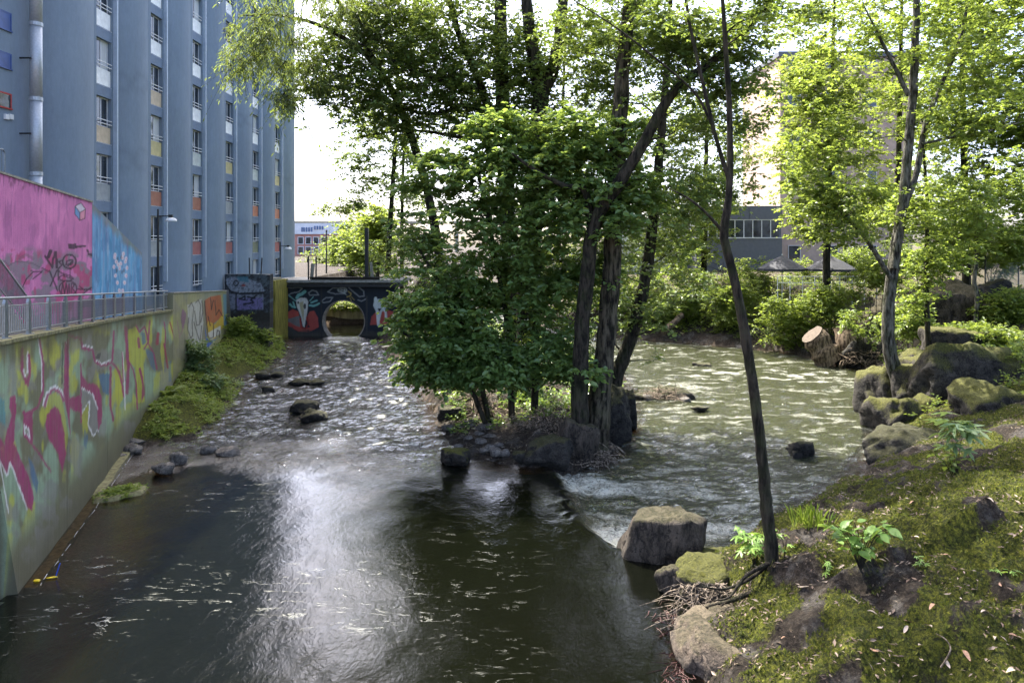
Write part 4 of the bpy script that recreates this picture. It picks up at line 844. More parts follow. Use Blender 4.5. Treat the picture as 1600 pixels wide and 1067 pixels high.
tree('forked_alder_tree', 'dark trunk forking into a V high above the green bush', [([foot(818, 600, 34), *S([(822, 500), (828, 350), (838, 220), (846, 145)], 34), ], [.55, .48, .44, .42, .40]), (S([(846, 150), (834, 90), (824, 20), (815, -120)], 34), [.36, .32, .28, .2]), (S([(846, 150), (866, 100), (878, 20), (888, -120)], 34), [.34, .30, .26, .2])],
     [E(870, 90, 35, 120, 80, 3, 66), E(780, 120, 34.2, 110, 80, 2, 46), E(1000, 60, 35, 130, 90, 3, 60), E(830, -110, 35, 220, 100, 4, 30), E(960, 150, 36, 100, 90, 2.5, 52), E(800, 190, 35.5, 70, 50, 2, 26)], LF_TOP, B_DARK, .19, seed=6, group='trees on the island', D=2.3)
tree('tall_alder_tree', 'straight tall trunk left of the forked one, limbs spreading left', [([foot(800, 590, 36), *S([(800, 450), (792, 300), (786, 180), (783, 60), (780, -140)], 36)], [.50, .45, .42, .38, .34, .25]), (S([(788, 200), (762, 165), (742, 110), (716, 50), (690, -50)], 36, -1), [.26, .22, .2, .16, .1]), (S([(752, 140), (700, 128), (650, 112), (600, 88), (550, 62)], 35.5, -2), [.13, .11, .09, .06, .03]), (S([(775, 190), (730, 165), (680, 178), (630, 170), (590, 150)], 36, -1), [.13, .11, .09, .06, .03]), (S([(768, 215), (720, 215), (660, 205), (600, 208), (530, 222)], 36, 1), [.12, .1, .07, .05, .02])],
     [E(690, 70, 35.5, 130, 80, 3, 120), E(560, 95, 35, 95, 85, 2.5, 85), E(650, 20, 36.5, 150, 60, 3, 60), E(600, 190, 36, 80, 50, 2, 38), E(740, -110, 36, 180, 90, 4, 20), E(740, 160, 36.5, 80, 70, 2, 60), E(500, 150, 36, 60, 60, 2, 26), E(640, 140, 35, 100, 60, 2.5, 50)], LF_TOP, B_DARK, .19, seed=7, group='trees on the island', D=2.7)
tree('willow_tree', 'willow boughs with narrow leaves hanging before the blue facade', [([foot(700, 585, 38.5), *S([(690, 430), (668, 300), (630, 180), (580, 95), (510, 45), (440, 25), (380, 25)], 38.5, -6)], [.34, .28, .24, .2, .15, .1, .06, .02]), (S([(600, 120), (540, 20), (480, -60), (400, -100)], 36, -3), [.15, .1, .07, .03])],
     [E(425, 60, 32.8, 75, 60, 2.2, 60), E(505, 60, 33.5, 80, 85, 2.4, 60), E(420, -50, 33, 110, 60, 2.5, 40), E(448, 135, 32.5, 28, 40, 1, 16), E(400, 95, 32.6, 45, 40, 1.2, 18), E(570, 0, 34.5, 100, 70, 2.5, 60)], LF_WIL, B_DARK, .26, .16, 6, 13, 1.0, seed=8, droop=1.1, flat=.5, D=1.0, group='trees on the island')
tree('slender_alder_tree', 'slender grey tree with tiered branches behind the culvert bridge', [([foot(603, 440, 62), *S([(608, 380), (613, 300), (618, 220), (622, 120), (624, -40)], 62)], [.28, .24, .2, .17, .12, .06]), ([foot(628, 440, 63), *S([(628, 350), (630, 260), (634, 180)], 63)], [.2, .16, .12, .07])],
     [E(570, 290, 61.5, 70, 34, 2.5, 30), E(530, 325, 61.5, 45, 14, 1.5, 12), E(545, 245, 61.5, 55, 25, 2.5, 22), E(600, 210, 62, 80, 55, 3, 40), E(640, 300, 62, 40, 90, 3, 36), E(600, 120, 62, 90, 60, 3.5, 50), E(615, 395, 60, 45, 40, 2.5, 40)], LF_TOP, B_DARK, .26, seed=9, R=1.1, D=2.2)
# --- right bank
t_ = tree('birch_tree', 'grey mottled trunk curving up from the mossy rocks on the right bank', [([foot(1424, 618, 34.2), *S([(1400, 585), (1388, 530), (1389, 470), (1398, 400), (1410, 320), (1419, 230), (1428, 120), (1432, 0), (1436, -150)], 34.2)], [.46, .33, .29, .27, .25, .23, .2, .16, .1]), (S([(1397, 420), (1408, 340), (1432, 270), (1446, 195), (1472, 130), (1500, 60), (1522, -40)], 33.9, 1), [.17, .16, .14, .11, .09, .05]), (S([(1392, 435), (1352, 372), (1316, 335), (1280, 308)], 34, -1), [.12, .1, .07, .03]), (S([(1420, 150), (1395, 100), (1375, 60), (1350, 10)], 34, 0), [.12, .09, .07, .03]), (S([(1440, 225), (1490, 215), (1545, 205), (1600, 190)], 34, 0), [.07, .06, .04, .02])],
     [E(1340, 120, 34, 100, 110, 2.5, 60), E(1490, 120, 34.5, 110, 130, 3, 72), E(1330, 330, 33, 70, 55, 1.8, 34), E(1420, -110, 34, 220, 90, 4, 60), E(1470, 330, 34.5, 90, 60, 2, 42), E(1260, 250, 34, 45, 80, 1.5, 18)], LF_LIGHT, B_PALE, .19, .8, 6, 11, .95, seed=12, D=2.2)
tree('young_maple_tree', 'thin dark stem standing just right of the mottled birch', [([foot(1450, 562, 38), *S([(1449, 500), (1447, 420), (1449, 330), (1444, 250), (1440, 180)], 38)], [.15, .13, .12, .1, .07, .03]), ([foot(1462, 560, 38), *S([(1452, 520), (1440, 470), (1432, 430)], 37.8)], [.08, .06, .04, .02])],
     [E(1455, 400, 38, 70, 40, 1.8, 34), E(1440, 300, 38, 70, 60, 1.8, 32), E(1420, 470, 37.5, 40, 40, 1.2, 14)], LF_LIGHT, B_DARK, .2, .9, 5, 8, .85, seed=13)
tree('leaning_maple_tree', 'thin pale twisted stem rising beside the large upper boulder', [([foot(1524, 492, 44), *S([(1527, 465), (1522, 440), (1526, 400), (1524, 330)], 44)], [.16, .14, .12, .1, .05])],
     [E(1530, 345, 44, 80, 55, 2, 50), E(1570, 300, 44, 70, 70, 2, 36)], LF_LIGHT, B_PALE, .22, .9, 5, 8, .9, seed=14)
for i, (bx, Y, lb, path, el, mt) in enumerate([
    (1290, 56, 'pale sunlit maple screening the pinkish building', [(1292, 380), (1296, 250), (1300, 120), (1305, -40)], [E(1285, 210, 55, 80, 140, 4, 125), E(1255, 130, 54, 40, 80, 3, 30), E(1300, 20, 56, 110, 80, 4, 60), E(1270, 340, 54, 50, 40, 2.5, 30)], LF_YEL),
    (1400, 62, 'sunlit maple behind the birch trunk', [(1402, 350), (1405, 200), (1408, 50), (1410, -60)], [E(1390, 170, 61, 90, 140, 4, 95), E(1400, -20, 62, 110, 70, 4, 50), E(1380, 330, 58, 60, 50, 3, 36)], LF_YEL),
    (1510, 52, 'green maple behind the large upper boulder', [(1508, 350), (1505, 200), (1503, 60), (1500, -60)], [E(1500, 180, 51, 75, 150, 3.5, 100), E(1520, 10, 52, 100, 70, 4, 60), E(1490, 360, 50, 50, 30, 2.5, 28)], LF_LIGHT),
    (1620, 48, 'dense green maple at the right edge of the view', [(1625, 350), (1625, 200), (1625, 60), (1625, -60)], [E(1590, 200, 47, 70, 170, 3.5, 130), E(1620, 20, 48, 100, 90, 4, 70), E(1580, 385, 46, 50, 30, 2, 30)], LF_LIGHT),
    (1100, 66, 'sunlit maple left of the dark grey building', [(1100, 400), (1102, 300), (1105, 180), (1108, 60)], [E(1090, 330, 64, 55, 80, 4, 70), E(1130, 250, 66, 50, 70, 4, 40), E(1080, 200, 66, 70, 80, 4, 50), E(1040, 400, 64, 50, 50, 3, 45)], LF_YEL),
    (870, 70, 'leafy tree deep behind the island trunks', [(872, 420), (875, 300), (880, 150), (885, 20)], [E(900, 300, 68, 110, 110, 4, 80), E(960, 420, 66, 90, 70, 4, 70), E(860, 440, 66, 80, 60, 4, 60), E(980, 200, 70, 120, 90, 4, 60)], LF_LIGHT)]):
    tree('maple_tree', lb, [([foot(bx, 440, Y), *S(path, Y)], [.32, .27, .22, .15, .08])], el, mt, B_DARK, .22, .85, 6, 15, 1.3, seed=30 + i, group='maples on the far bank', D=2.3, twig=0)
sl_ = tree('slender_foreground_tree', 'slim bare dark tree leaning across the right channel, roots exposed', [([U(1212, 900, 15.6), *S([(1206, 872), (1199, 800), (1190, 710), (1176, 600), (1163, 515), (1146, 430), (1131, 370), (1137, 320), (1141, 260), (1139, 160), (1133, 60), (1126, -40)], 15.6)], [.24, .155, .135, .122, .118, .115, .105, .10, .098, .075, .07, .06, .05, .035]),
      (S([(1140, 285), (1120, 220), (1098, 130), (1078, 40), (1066, -40)], 15.6), [.05, .045, .04, .035, .03]), (S([(1132, 366), (1108, 338), (1078, 312), (1040, 292)], 15.6, -.3), [.04, .032, .022, .01]), (S([(1112, 195), (1085, 145), (1020, 88), (960, 42), (895, 0)], 15.6, -.3), [.03, .026, .022, .018, .01])],
     [E(1160, -90, 15.6, 160, 50, 1.2, 14), E(1090, 20, 15.7, 40, 30, .6, 4), E(1180, 30, 15.4, 40, 24, .6, 4)], LF_TOP, B_DARK, .13, seed=20, R=.5, twig=.005)
# --- shrubs and low plants
def shrub(name, label, px, py, Y, rx, ry, ryd, n, lm, L=.16, asp=.6, K=6, M=9, R=.5, seed=1, cat='shrub', group=None, droop=.25, flat=.5):
    b = foot(px, py, Y, .1); c = U(px, py, Y); zc = max(c[2], b[2] + ry / F * Y * .7)
    stems = [([b + np.array([r_ * .1, 0, 0]), b + np.array([r_ * .25, .1, ry / F * Y * .8]), np.array([c[0] + r_ * rx / F * Y * .35, Y + .15 * r_, zc + ry / F * Y * .3])], [.035, .028, .012]) for r_ in (-1.2, 0, 1.1)]
    return tree(name, label, stems, [(np.array([c[0], Y, zc]), np.array([rx / F * Y, ryd, ry / F * Y]), n)], lm, B_DARK, L, asp, K, M, R, group, droop, flat, cat, seed=seed, twig=.005, minz=b[2] + .12, D=1.2)
LF_LOW = leaf_mat('bank_leaves', [(.13, .19, .03), (.18, .25, .04), (.27, .32, .07)], .42, .42)
LF_COOL = leaf_mat('cool_shrub_leaves', [(.10, .17, .06), (.14, .22, .085), (.21, .28, .13)], .35, .4)
shrub('leafy_shrub', 'upright bluish green shrub beside the graffiti wall', 302, 585, 38, 34, 34, .9, 60, LF_COOL, .17, .6, seed=50, group='shrubs on the left bank')
shrub('leafy_shrub', 'yellow green shrub between the pale grafitti parapet and dark wall'.replace('grafitti', 'graffiti'), 368, 522, 46, 24, 20, .9, 34, LF_LOW, .2, .55, seed=51, group='shrubs on the left bank')
shrub('leafy_shrub', 'low leafy shrub at the foot of the lichen pillar', 404, 556, 47.2, 28, 15, .9, 36, LF_LOW, .2, .55, seed=52, group='shrubs on the left bank')
shrub('leafy_shrub', 'dark shrub spreading toward the rapids below the bluish one', 330, 612, 36.5, 28, 13, .7, 26, LF_COOL, .16, .6, seed=53, group='shrubs on the left bank')
for i, (px, py, Y, rx, ry, lb, lm) in enumerate([
    (1240, 500, 52.5, 62, 42, 'bright yellow green shrub beside the cut logs', LF_SHRUB), (1150, 475, 57.5, 55, 45, 'sunlit shrub across the river left of the parasols', LF_SHRUB), (1185, 440, 62, 45, 36, 'pale shrub below the dark grey building', LF_SHRUB),
    (1300, 470, 52, 48, 30, 'sunlit shrub under the right parasol', LF_SHRUB), (1350, 500, 46, 35, 32, 'leafy shrub right of the cut logs', LF_LIGHT), (1085, 480, 60, 42, 50, 'dark green shrub on the far bank behind the leaning trunk', LF_LIGHT),
    (1370, 430, 50, 40, 30, 'light green shrub left of the birch trunk', LF_SHRUB), (1040, 500, 60, 40, 34, 'shaded shrub at the far water edge', LF_LIGHT), (1560, 560, 38, 52, 26, 'pale bramble patch on the slope above the dark boulder', LF_SHRUB), (1575, 480, 44, 48, 30, 'leafy bramble below the wire fence', LF_SHRUB), (1500, 520, 41, 44, 16, 'sunlit low shrub between the two large boulders', LF_SHRUB),
    (1420, 500, 42, 26, 26, 'small maple shrub behind the birch trunk', LF_LIGHT), (1590, 620, 33, 40, 22, 'bramble shrub by the right edge of the slope', LF_LOW), (1330, 412, 66, 50, 30, 'leafy shrub behind the right parasol', LF_LIGHT), (1410, 412, 68, 50, 32, 'green shrub behind the birch at terrace level', LF_LIGHT), (1470, 415, 58, 45, 30, 'green shrub left of the wire fence', LF_LIGHT), (1550, 400, 54, 60, 34, 'dark green shrub behind the wire fence', LF_TOP), (1130, 425, 66, 46, 36, 'leafy shrub below the grey building windows', LF_SHRUB), (1262, 425, 66, 40, 20, 'low shrub between the two parasols', LF_SHRUB), (1000, 470, 62, 50, 40, 'shaded shrub across the river behind the island trunks', LF_LIGHT)]):
    shrub('sunny_shrub', lb, px, py, Y, rx, ry, 1.6, int(rx * ry / 24) + 20, lm, .22, .55, 6, 9, .75, seed=60 + i, group='shrubs on the far bank')
for i, (px, py, Y, rx, ry, lb) in enumerate([(575, 395, 82, 42, 48, 'pale sunlit tree behind the tall dark post'), (520, 400, 120, 28, 34, 'hazy pale tree beyond the bridge near the lamp post'), (545, 385, 100, 34, 44, 'light green tree in the gap beyond the bridge'), (590, 360, 70, 26, 40, 'leafy tree just behind the bridge boards'), (480, 412, 130, 14, 18, 'small pale tree beside the end of the blue block'), (560, 350, 150, 22, 40, 'far pale tree rising behind the others')]):
    b = foot(px, 430, Y)
    tree('roadside_tree', lb, [([b, U(px, py + ry * .6, Y), U(px, py - ry * .5, Y)], [.2, .16, .06])], [E(px, py, Y, rx, ry, 2.5, int(rx * ry / 18))], LF_SHRUB, B_DARK, .34, .75, 6, 8, 1.3, seed=80 + i, group='trees beyond the bridge')
# trailing plants on the wall beyond the culvert
pv = np.stack([np.random.default_rng(3).uniform(-16.5, -10.5, 90), np.full(90, 64.2), np.random.default_rng(4).uniform(2.5, 3.3, 90)], -1)
v, f, tv, tf = sprays(pv, .5, 5, 8, .2, .55, .5, .5, np.random.default_rng(5), 0)
tag(ob('trailing_plants', me_np('trailing_plants', v, f, LF_SHRUB)), 'bright leafy growth trailing over the wall behind the culvert', 'plants', None, 'stuff')
# ground cover of the left bank
def scatter_land(poly_box, n, fn, seed):
    r = np.random.default_rng(seed); x = r.uniform(poly_box[0], poly_box[1], n); y = r.uniform(poly_box[2], poly_box[3], n)
    k = fn(x, y); x = x[k]; y = y[k]; return np.stack([x, y, ground_z(x, y)], -1), r
pts, r = scatter_land((-19, -12.5, 27.5, 55), 4600, lambda x, y: (inside_dist(LEFTBANK, x, y) > .15) & (x > wall_x(y) + .1) & (fbm(x * .9, y * .9, 500, 3) > .40), 6)
v, f, tv, tf = sprays(pts + np.array([0, 0, .07]), r.uniform(.12, .36, len(pts)), 4, 5, .12, .5, .5, .15, r, 0)
tag(ob('bank_ground_cover', me_np('bank_ground_cover', v, f, LF_LOW)), 'low yellow green plants covering the left bank', 'plants', None, 'stuff')
pts, r = scatter_land((4, 42, 24, 72), 7500, lambda x, y: (inside_dist(RIGHT, x, y) > 1.0) & (inside_dist(RIGHT, x, y) < 16) & (y > 29 + np.maximum(0, 22 - x) * .3) & (fbm(x * .5, y * .5, 520, 3) > .44), 16)
v, f, tv, tf = sprays(pts + np.array([0, 0, .18]), .42, 4, 4, .17, .55, .5, .1, r, 0)
tag(ob('slope_ground_cover', me_np('slope_ground_cover', v, f, LF_SHRUB)), 'sunlit weeds and low plants covering the right slope', 'plants', None, 'stuff')
pts, r = scatter_land((-9, 6, 27, 62), 5200, lambda x, y: (inside_dist(ISLAND, x, y) > .5) & (y > 29.4) & (fbm(x * .7, y * .7, 530, 3) > .42), 17)
v, f, tv, tf = sprays(pts + np.array([0, 0, .15]), .36, 4, 4, .16, .6, .5, .1, r, 0)
tag(ob('island_ground_cover', me_np('island_ground_cover', v, f, LF_BUSH)), 'dark low plants growing under the island trees', 'plants', None, 'stuff')
pts, r = scatter_land((-4, 6, 25.5, 40), 5000, lambda x, y: (inside_dist(ISLAND, x, y) > .25), 18); n = len(pts); ax = r.normal(size=(n, 3)); ax[:, 2] *= .3; nr = r.normal(0, .4, (n, 3)); nr[:, 2] = 1; s = r.uniform(.08, .24, n)
M_ILIT = leaf_mat('island_litter_leaves', [(.05, .035, .025), (.13, .10, .075), (.34, .29, .23)], .1, .7)
v, f = leaf_arrays(pts + np.array([0, 0, .03]), ax, nr, s, s * r.uniform(.10, .35, n), quad=True)
tag(ob('island_litter', me_np('island_litter', v, f, M_ILIT)), 'brown leaf litter and bark bits on the island ground', 'leaf litter', None, 'stuff')
# small weedy islet near the wall
ic = G(190, 772, .35); r = np.random.default_rng(8)
iv = []; 
pp = in_ell((0, 0, 0), (.62, .85, .05), 150, r); ca, sa = math.cos(-.5), math.sin(-.5)
pp = np.stack([pp[:, 0] * ca - pp[:, 1] * sa, pp[:, 0] * sa + pp[:, 1] * ca, pp[:, 2] * .5 + .10 + .12 * (1 - np.hypot(pp[:, 0] / .62, pp[:, 1] / .85))], -1)
isl_ = empty('weedy_islet', (ic[0], ic[1], .3), 'small green tuft of water weed beside the wall', 'plant')
v, f, tv, tf = sprays(pp, .13, 4, 5, .085, .5, .5, .2, r, 0); ob('foliage', me_np('foliage', v, f, LF_LOW), isl_)
a = np.linspace(0, 2 * np.pi, 25)[:-1]; rr_ = 1 + .12 * np.sin(a * 3) + .08 * np.sin(a * 7)
bb = MB(); lo_ = [(math.cos(t) * .66 * q * ca - math.sin(t) * .9 * q * sa, math.cos(t) * .66 * q * sa + math.sin(t) * .9 * q * ca, -.2) for t, q in zip(a, rr_)]; hi_ = [(x * .82, y * .82, .16) for x, y, z in lo_]
bb.add(lo_ + hi_, [(i, (i + 1) % 24, 24 + (i + 1) % 24, 24 + i) for i in range(24)] + [tuple(range(24, 48))]); bb.build('mud_base', M_MOSSCONC, isl_, True)
# ferns beside the wall
def fern(px, py, Y, s, label, seed):
    r = np.random.default_rng(seed); b = foot(px, py, Y, .05); e = empty('fern', b, label, 'fern', 'ferns on the left bank')
    for k in range(11):
        az = k * 2 * np.pi / 11 + r.uniform(-.2, .2); L_ = s * r.uniform(.8, 1.15); t = np.linspace(0, 1, 16)
        P_ = np.stack([np.cos(az) * L_ * t, np.sin(az) * L_ * t, L_ * (1.15 * t - .75 * t * t)], -1); T = unit(np.gradient(P_, axis=0)); h = np.array([-math.sin(az), math.cos(az), 0])
        pos = np.concatenate([P_[2:], P_[2:]]); ax = np.concatenate([T[2:] * .35 + h, T[2:] * .35 - h]); w = np.concatenate([np.sin(np.pi * (.12 + .86 * t[2:]))] * 2)
        v, f = leaf_arrays(pos, ax, np.tile((0, 0, 1.), (len(pos), 1)), s * .34 * w + .01, s * .07 * w + .01)
        V2, F2 = tube_arr(P_, np.linspace(.008, .003, 16), 3)
        ob('frond', me_np('frond', np.concatenate([v, V2]), np.concatenate([f, F2 + len(v)]), LF_LOW), e)
fern(262, 648, 33.6, .85, 'large light green fern nearest the graffiti wall on the left bank', 1); fern(240, 655, 31.6, .55, 'smaller fern in front of the large fern by the wall', 2); fern(425, 548, 50, .9, 'fern at the foot of the lichen covered pillar', 3)
# moss tufts and litter on the near right bank
def onright(x, y): return (inside_dist(RIGHT, x, y) > .45) & (x < y * .78 + 1)
pts, r = scatter_land((3, 20, 7, 30), 125000, lambda x, y: onright(x, y) & (sstep(.36, .50, fbm(x * 1.15, y * 1.15, 61, 5)) * 1.0 > np.random.default_rng(1).uniform(.15, .9, len(x))), 21)
n = len(pts); ax = r.normal(0, .6, (n, 3)); ax[:, 2] = 1; s = r.uniform(.03, .085, n)
v, f = leaf_arrays(pts, ax, r.normal(size=(n, 3)), s, s * .55, quad=True)
LF_MOSS = leaf_mat('moss_leaves', [(.014, .019, .003), (.068, .084, .009), (.21, .215, .024)], .2, .8)
tag(ob('moss', me_np('moss', v, f, LF_MOSS)), 'dark and yellow green moss over the near right bank', 'moss', None, 'stuff')
M_LIT = leaf_mat('dry_litter', [(.08, .048, .033), (.18, .12, .085), (.36, .29, .22)], .1, .7)
pts, r = scatter_land((3, 22, 7, 33), 42000, lambda x, y: (inside_dist(RIGHT, x, y) > .3) & (fbm(x * 1.1, y * 1.1, 700, 3) > .5), 22)
n = len(pts); ax = r.normal(size=(n, 3)); ax[:, 2] *= .25; nr = r.normal(0, .35, (n, 3)); nr[:, 2] = 1; s = r.uniform(.05, .16, n)
v, f = leaf_arrays(pts + np.array([0, 0, .03]), ax, nr, s, s * r.uniform(.12, .4, n), quad=True)
tag(ob('leaf_litter', me_np('leaf_litter', v, f, M_LIT)), 'dry brown leaf litter strewn over the right bank', 'leaf litter', None, 'stuff')
M_DEAD = plain('bleached_leaf', (.38, .31, .24), .7, .35, 9, .2); M_DEAD2 = plain('tan_leaf', (.30, .18, .11), .7, .35, 9, .2)
for i, (px, py) in enumerate([(1225, 1010), (1365, 968), (1335, 940), (1563, 920), (1500, 940), (1450, 985), (1458, 955), (1540, 975), (1415, 995), (1365, 1032), (1440, 1058), (1480, 1060), (1510, 1030), (1555, 1005), (1440, 1030), (1345, 1045), (1375, 985), (1500, 800), (1425, 790), (1545, 800), (1430, 850), (1475, 875), (1290, 912), (1255, 925), (1585, 1000), (1580, 1060), (1315, 890), (1420, 975)]):
    Y = 9.0
    for _ in range(60):
        X = (px - 800) / F * Y; zz = ground_z(X, Y)[0]
        if 380 + (HC - zz) / Y * F > py: Y += .12
        else: break
    r = np.random.default_rng(900 + i); s = r.uniform(.12, .22); a_ = r.uniform(0, 6.28)
    t = np.linspace(0, 1, 6); w = np.sin(np.pi * (t * .9 + .08)) * s * .17; cz_ = .06 * np.sin(t * 3 + i) * s * 3
    V = np.concatenate([np.stack([(t - .5) * s, w, cz_ + w * .5], -1), np.stack([(t - .5) * s, 0 * w, cz_ - .002], -1), np.stack([(t - .5) * s, -w, cz_ + w * .4], -1)])
    k = np.arange(5); Fq = np.concatenate([np.stack([k, k + 1, k + 7, k + 6], -1), np.stack([k + 6, k + 7, k + 13, k + 12], -1)])
    o = ob('fallen_leaf', me_np('fallen_leaf', V, Fq, M_DEAD if i % 3 else M_DEAD2, True), None, (X, Y, zz + .05), a_); o.rotation_euler.x = -.2
    tag(o, 'curled dry leaf lying on the mossy near bank', 'leaf', 'fallen leaves on the near bank')
# seedlings with single leaves
def maple_leaf():
    t = np.linspace(0, 2 * np.pi, 31)[:-1]; lob = [(0, 1.0), (.95, .85), (-.95, .85), (1.9, .55), (-1.9, .55)]
    r_ = np.full_like(t, .28)
    for a0, l0 in lob:
        d = np.abs((t - a0 + np.pi) % (2 * np.pi) - np.pi); r_ = np.maximum(r_, l0 * np.clip(1 - d / .42, 0, 1) + .30 * (d < .42))
    r_[np.abs((t - np.pi)) < .15] = .06
    V = np.stack([r_ * np.cos(t) * .62 + .25, r_ * np.sin(t) * .62, -.16 * r_ ** 2], -1); V = np.concatenate([[(.12, 0, .03)], V])
    n_ = 30; Fq = np.array([[0, 1 + i, 1 + (i + 1) % n_] for i in range(n_)]); return V, Fq
def oval_leaf():
    t = np.linspace(0, 1, 8); w = np.sin(np.pi * t ** .8) * .30; V = np.concatenate([np.stack([t, w, .10 * w - .15 * t * t], -1), np.stack([t, 0 * t, -.04 - .15 * t * t], -1), np.stack([t, -w, .10 * w - .15 * t * t], -1)])
    k = np.arange(7); return V, np.concatenate([np.stack([k, k + 1, k + 9, k + 8], -1), np.stack([k + 8, k + 9, k + 17, k + 16], -1)])
LF_SEED = leaf_mat('seedling_leaves', [(.20, .34, .07), (.24, .40, .09)], .4, .38)
LF_SEED2 = leaf_mat('pale_seedling_leaves', [(.26, .37, .16), (.3, .42, .2)], .4, .38)
def hit(px, py, Y=8.6):
    for _ in range(500):
        X = (px - 800) / F * Y; zz = ground_z(X, Y)[0]
        if 380 + (HC - zz) / Y * F > py: Y += .06
        else: break
    return np.array([X, Y, zz])
def seedling(name, label, px, py, w, h, n, shape, size, mat, seed, cat='seedling', group=None):
    r = np.random.default_rng(seed); b = hit(px, py); e = empty(name, b - np.array([0, 0, .05]), label, cat, group); Vl, Fl = maple_leaf() if shape == 'm' else oval_leaf()
    w = w / F * b[1]; h = h / F * b[1]
    lm_ = me_np('leaf', Vl * size, Fl, mat, True); ns = max(2, n // 7)
    tips = []
    for s_ in range(ns):
        x_ = (s_ + .5) / ns * 2 - 1; tp = np.array([x_ * w, r.uniform(-.25, .25), h * r.uniform(.75, 1.0)]); P_ = smoothpath([(0, 0, -.02), (x_ * w * .4, 0, h * .6), tp], 7); tips.append(P_)
        V, Fq = tube_arr(P_, np.linspace(.012, .004, 7), 4); ob('stem', me_np('stem', V, Fq, B_DARK), e)
    for i in range(n):
        P_ = tips[i % ns]; q = P_[r.integers(2, 7)]; o = ob('leaf', lm_, e, q + r.normal(0, size * .25, 3) * np.array([1, 1, .4])); o.rotation_euler = (r.normal(.25, .25), r.normal(.1, .25), r.uniform(0, 6.28)); s_ = r.uniform(.6, 1.15); o.scale = (s_, s_, s_)
    return e
seedling('maple_seedling', 'bright green broad leaved seedling on the mossy near bank', 1345, 896, 66, 80, 84, 'o', .26, LF_SEED, 1)
seedling('maple_seedling', 'small pale maple seedling left of the bright green one', 1290, 900, 16, 30, 8, 'm', .16, LF_SEED, 2)
seedling('maple_seedling', 'pale jagged maple seedling standing before the large dark boulder', 1495, 738, 34, 100, 26, 'm', .62, LF_SEED2, 3)
seedling('maple_seedling', 'maple seedling at the left foot of the slim dark tree', 1178, 885, 34, 62, 30, 'm', .30, LF_SEED, 4)
seedling('maple_seedling', 'low leafy seedling on the right of the slim tree trunk', 1226, 870, 10, 40, 9, 'm', .2, LF_SEED, 5)
seedling('maple_seedling', 'small green seedling at the right edge of the mossy rock', 1570, 900, 36, 16, 10, 'm', .14, LF_SEED, 6)
seedling('maple_seedling', 'tiny seedling right of the bright green seedling', 1440, 888, 14, 20, 7, 'm', .13, LF_SEED, 7)
seedling('leafy_seedling', 'dark leafy seedling under the pale jagged maple seedling', 1490, 745, 45, 40, 30, 'o', .2, LF_LIGHT, 8)
# grass tuft at the water edge
r = np.random.default_rng(31); gb = hit(1262, 825); n = 90; ax = r.normal(0, .5, (n, 3)); ax[:, 2] = 1.2
v, f = leaf_arrays(r.normal(0, .22, (n, 3)) * np.array([1, .6, .05]), ax, r.normal(size=(n, 3)), r.uniform(.25, .6, n), np.full(n, .018))
tag(ob('grass_tuft', me_np('grass_tuft', v, f, LF_LIGHT), None, gb), 'tuft of grass at the water edge behind the slim tree', 'grass', None, 'stuff')
# ------------------------------------------------------------------ rocks
_bm = bmesh.new(); bmesh.ops.create_icosphere(_bm, subdivisions=4, radius=1); ICO4 = np.array([v.co[:] for v in _bm.verts]); ICOF4 = np.array([[v.index for v in f.verts] for f in _bm.faces]); _bm.free()
_bm = bmesh.new(); bmesh.ops.create_icosphere(_bm, subdivisions=3, radius=1); ICO3 = np.array([v.co[:] for v in _bm.verts]); ICOF3 = np.array([[v.index for v in f.verts] for f in _bm.faces]); _bm.free()
def rock_mat(name, dark, light, moss, scale=3.0, stretch=(1, 1, 1), mcol=((.018, .02, .004), (.15, .15, .022))):
    m = MT(name); n = m.noise(scale, 8, .7, stretch=stretch); nf = m.noise(scale * 6, 7, .75, stretch=stretch); g = m.N('NewGeometry'); nz = m.N('SeparateXYZ', {0: g.outputs['Normal']}).outputs[2]
    c = m.ramp(m.math('ADD', m.math('MULTIPLY', n, .6), m.math('MULTIPLY', nf, .4)), (.41, dark), (.57, light))
    wv = m.N('TexNoise', {'Vector': m.obj(), 'Scale': scale * .5, 'Detail': 5, 'Roughness': .6}, noise_dimensions='3D')
    cr = m.math('ABSOLUTE', m.math('SUBTRACT', wv.outputs[0], .5))
    c = m.mix(m.ramp(cr, (.0, .9), (.018, .0)), c, tuple(x * .25 for x in dark))
    pit = m.noise(scale * 18, 3, .7); c = m.mix(.7, c, m.ramp(pit, (.35, (.5, .5, .5)), (.62, (1.25, 1.25, 1.25))), 'MULTIPLY')
    k = m.ramp(m.math('ADD', m.math('MULTIPLY', nz, .55), m.math('MULTIPLY', nf, .5)), (.62 - moss * .3, 0.), (.78 - moss * .3, 1.))
    c = m.mix(m.math('MULTIPLY', k, min(1, moss * 1.4)), c, m.ramp(nf, (.3, mcol[0]), (.7, mcol[1])))
    return m.fin(c, .8, m.bump(m.math('ADD', m.math('MULTIPLY', cr, .8), m.math('ADD', n, m.math('MULTIPLY', nf, .7))), 1.0, .16), Specular_IOR_Level=.35)
R_MOSS = rock_mat('mossy_rock', (.008, .007, .005), (.085, .074, .06), .75)
R_DARK = rock_mat('dark_wet_rock', (.006, .0055, .0045), (.06, .055, .047), .3)
R_GREY = rock_mat('grey_river_stone', (.10, .09, .078), (.32, .29, .25), .0, 5)
R_BOUL = rock_mat('striped_boulder', (.010, .008, .006), (.125, .10, .076), .22, 2.2, stretch=(1.6, 1.6, .45))
R_TAN = rock_mat('tan_bank_rock', (.035, .027, .02), (.17, .13, .098), .15, 1.6)
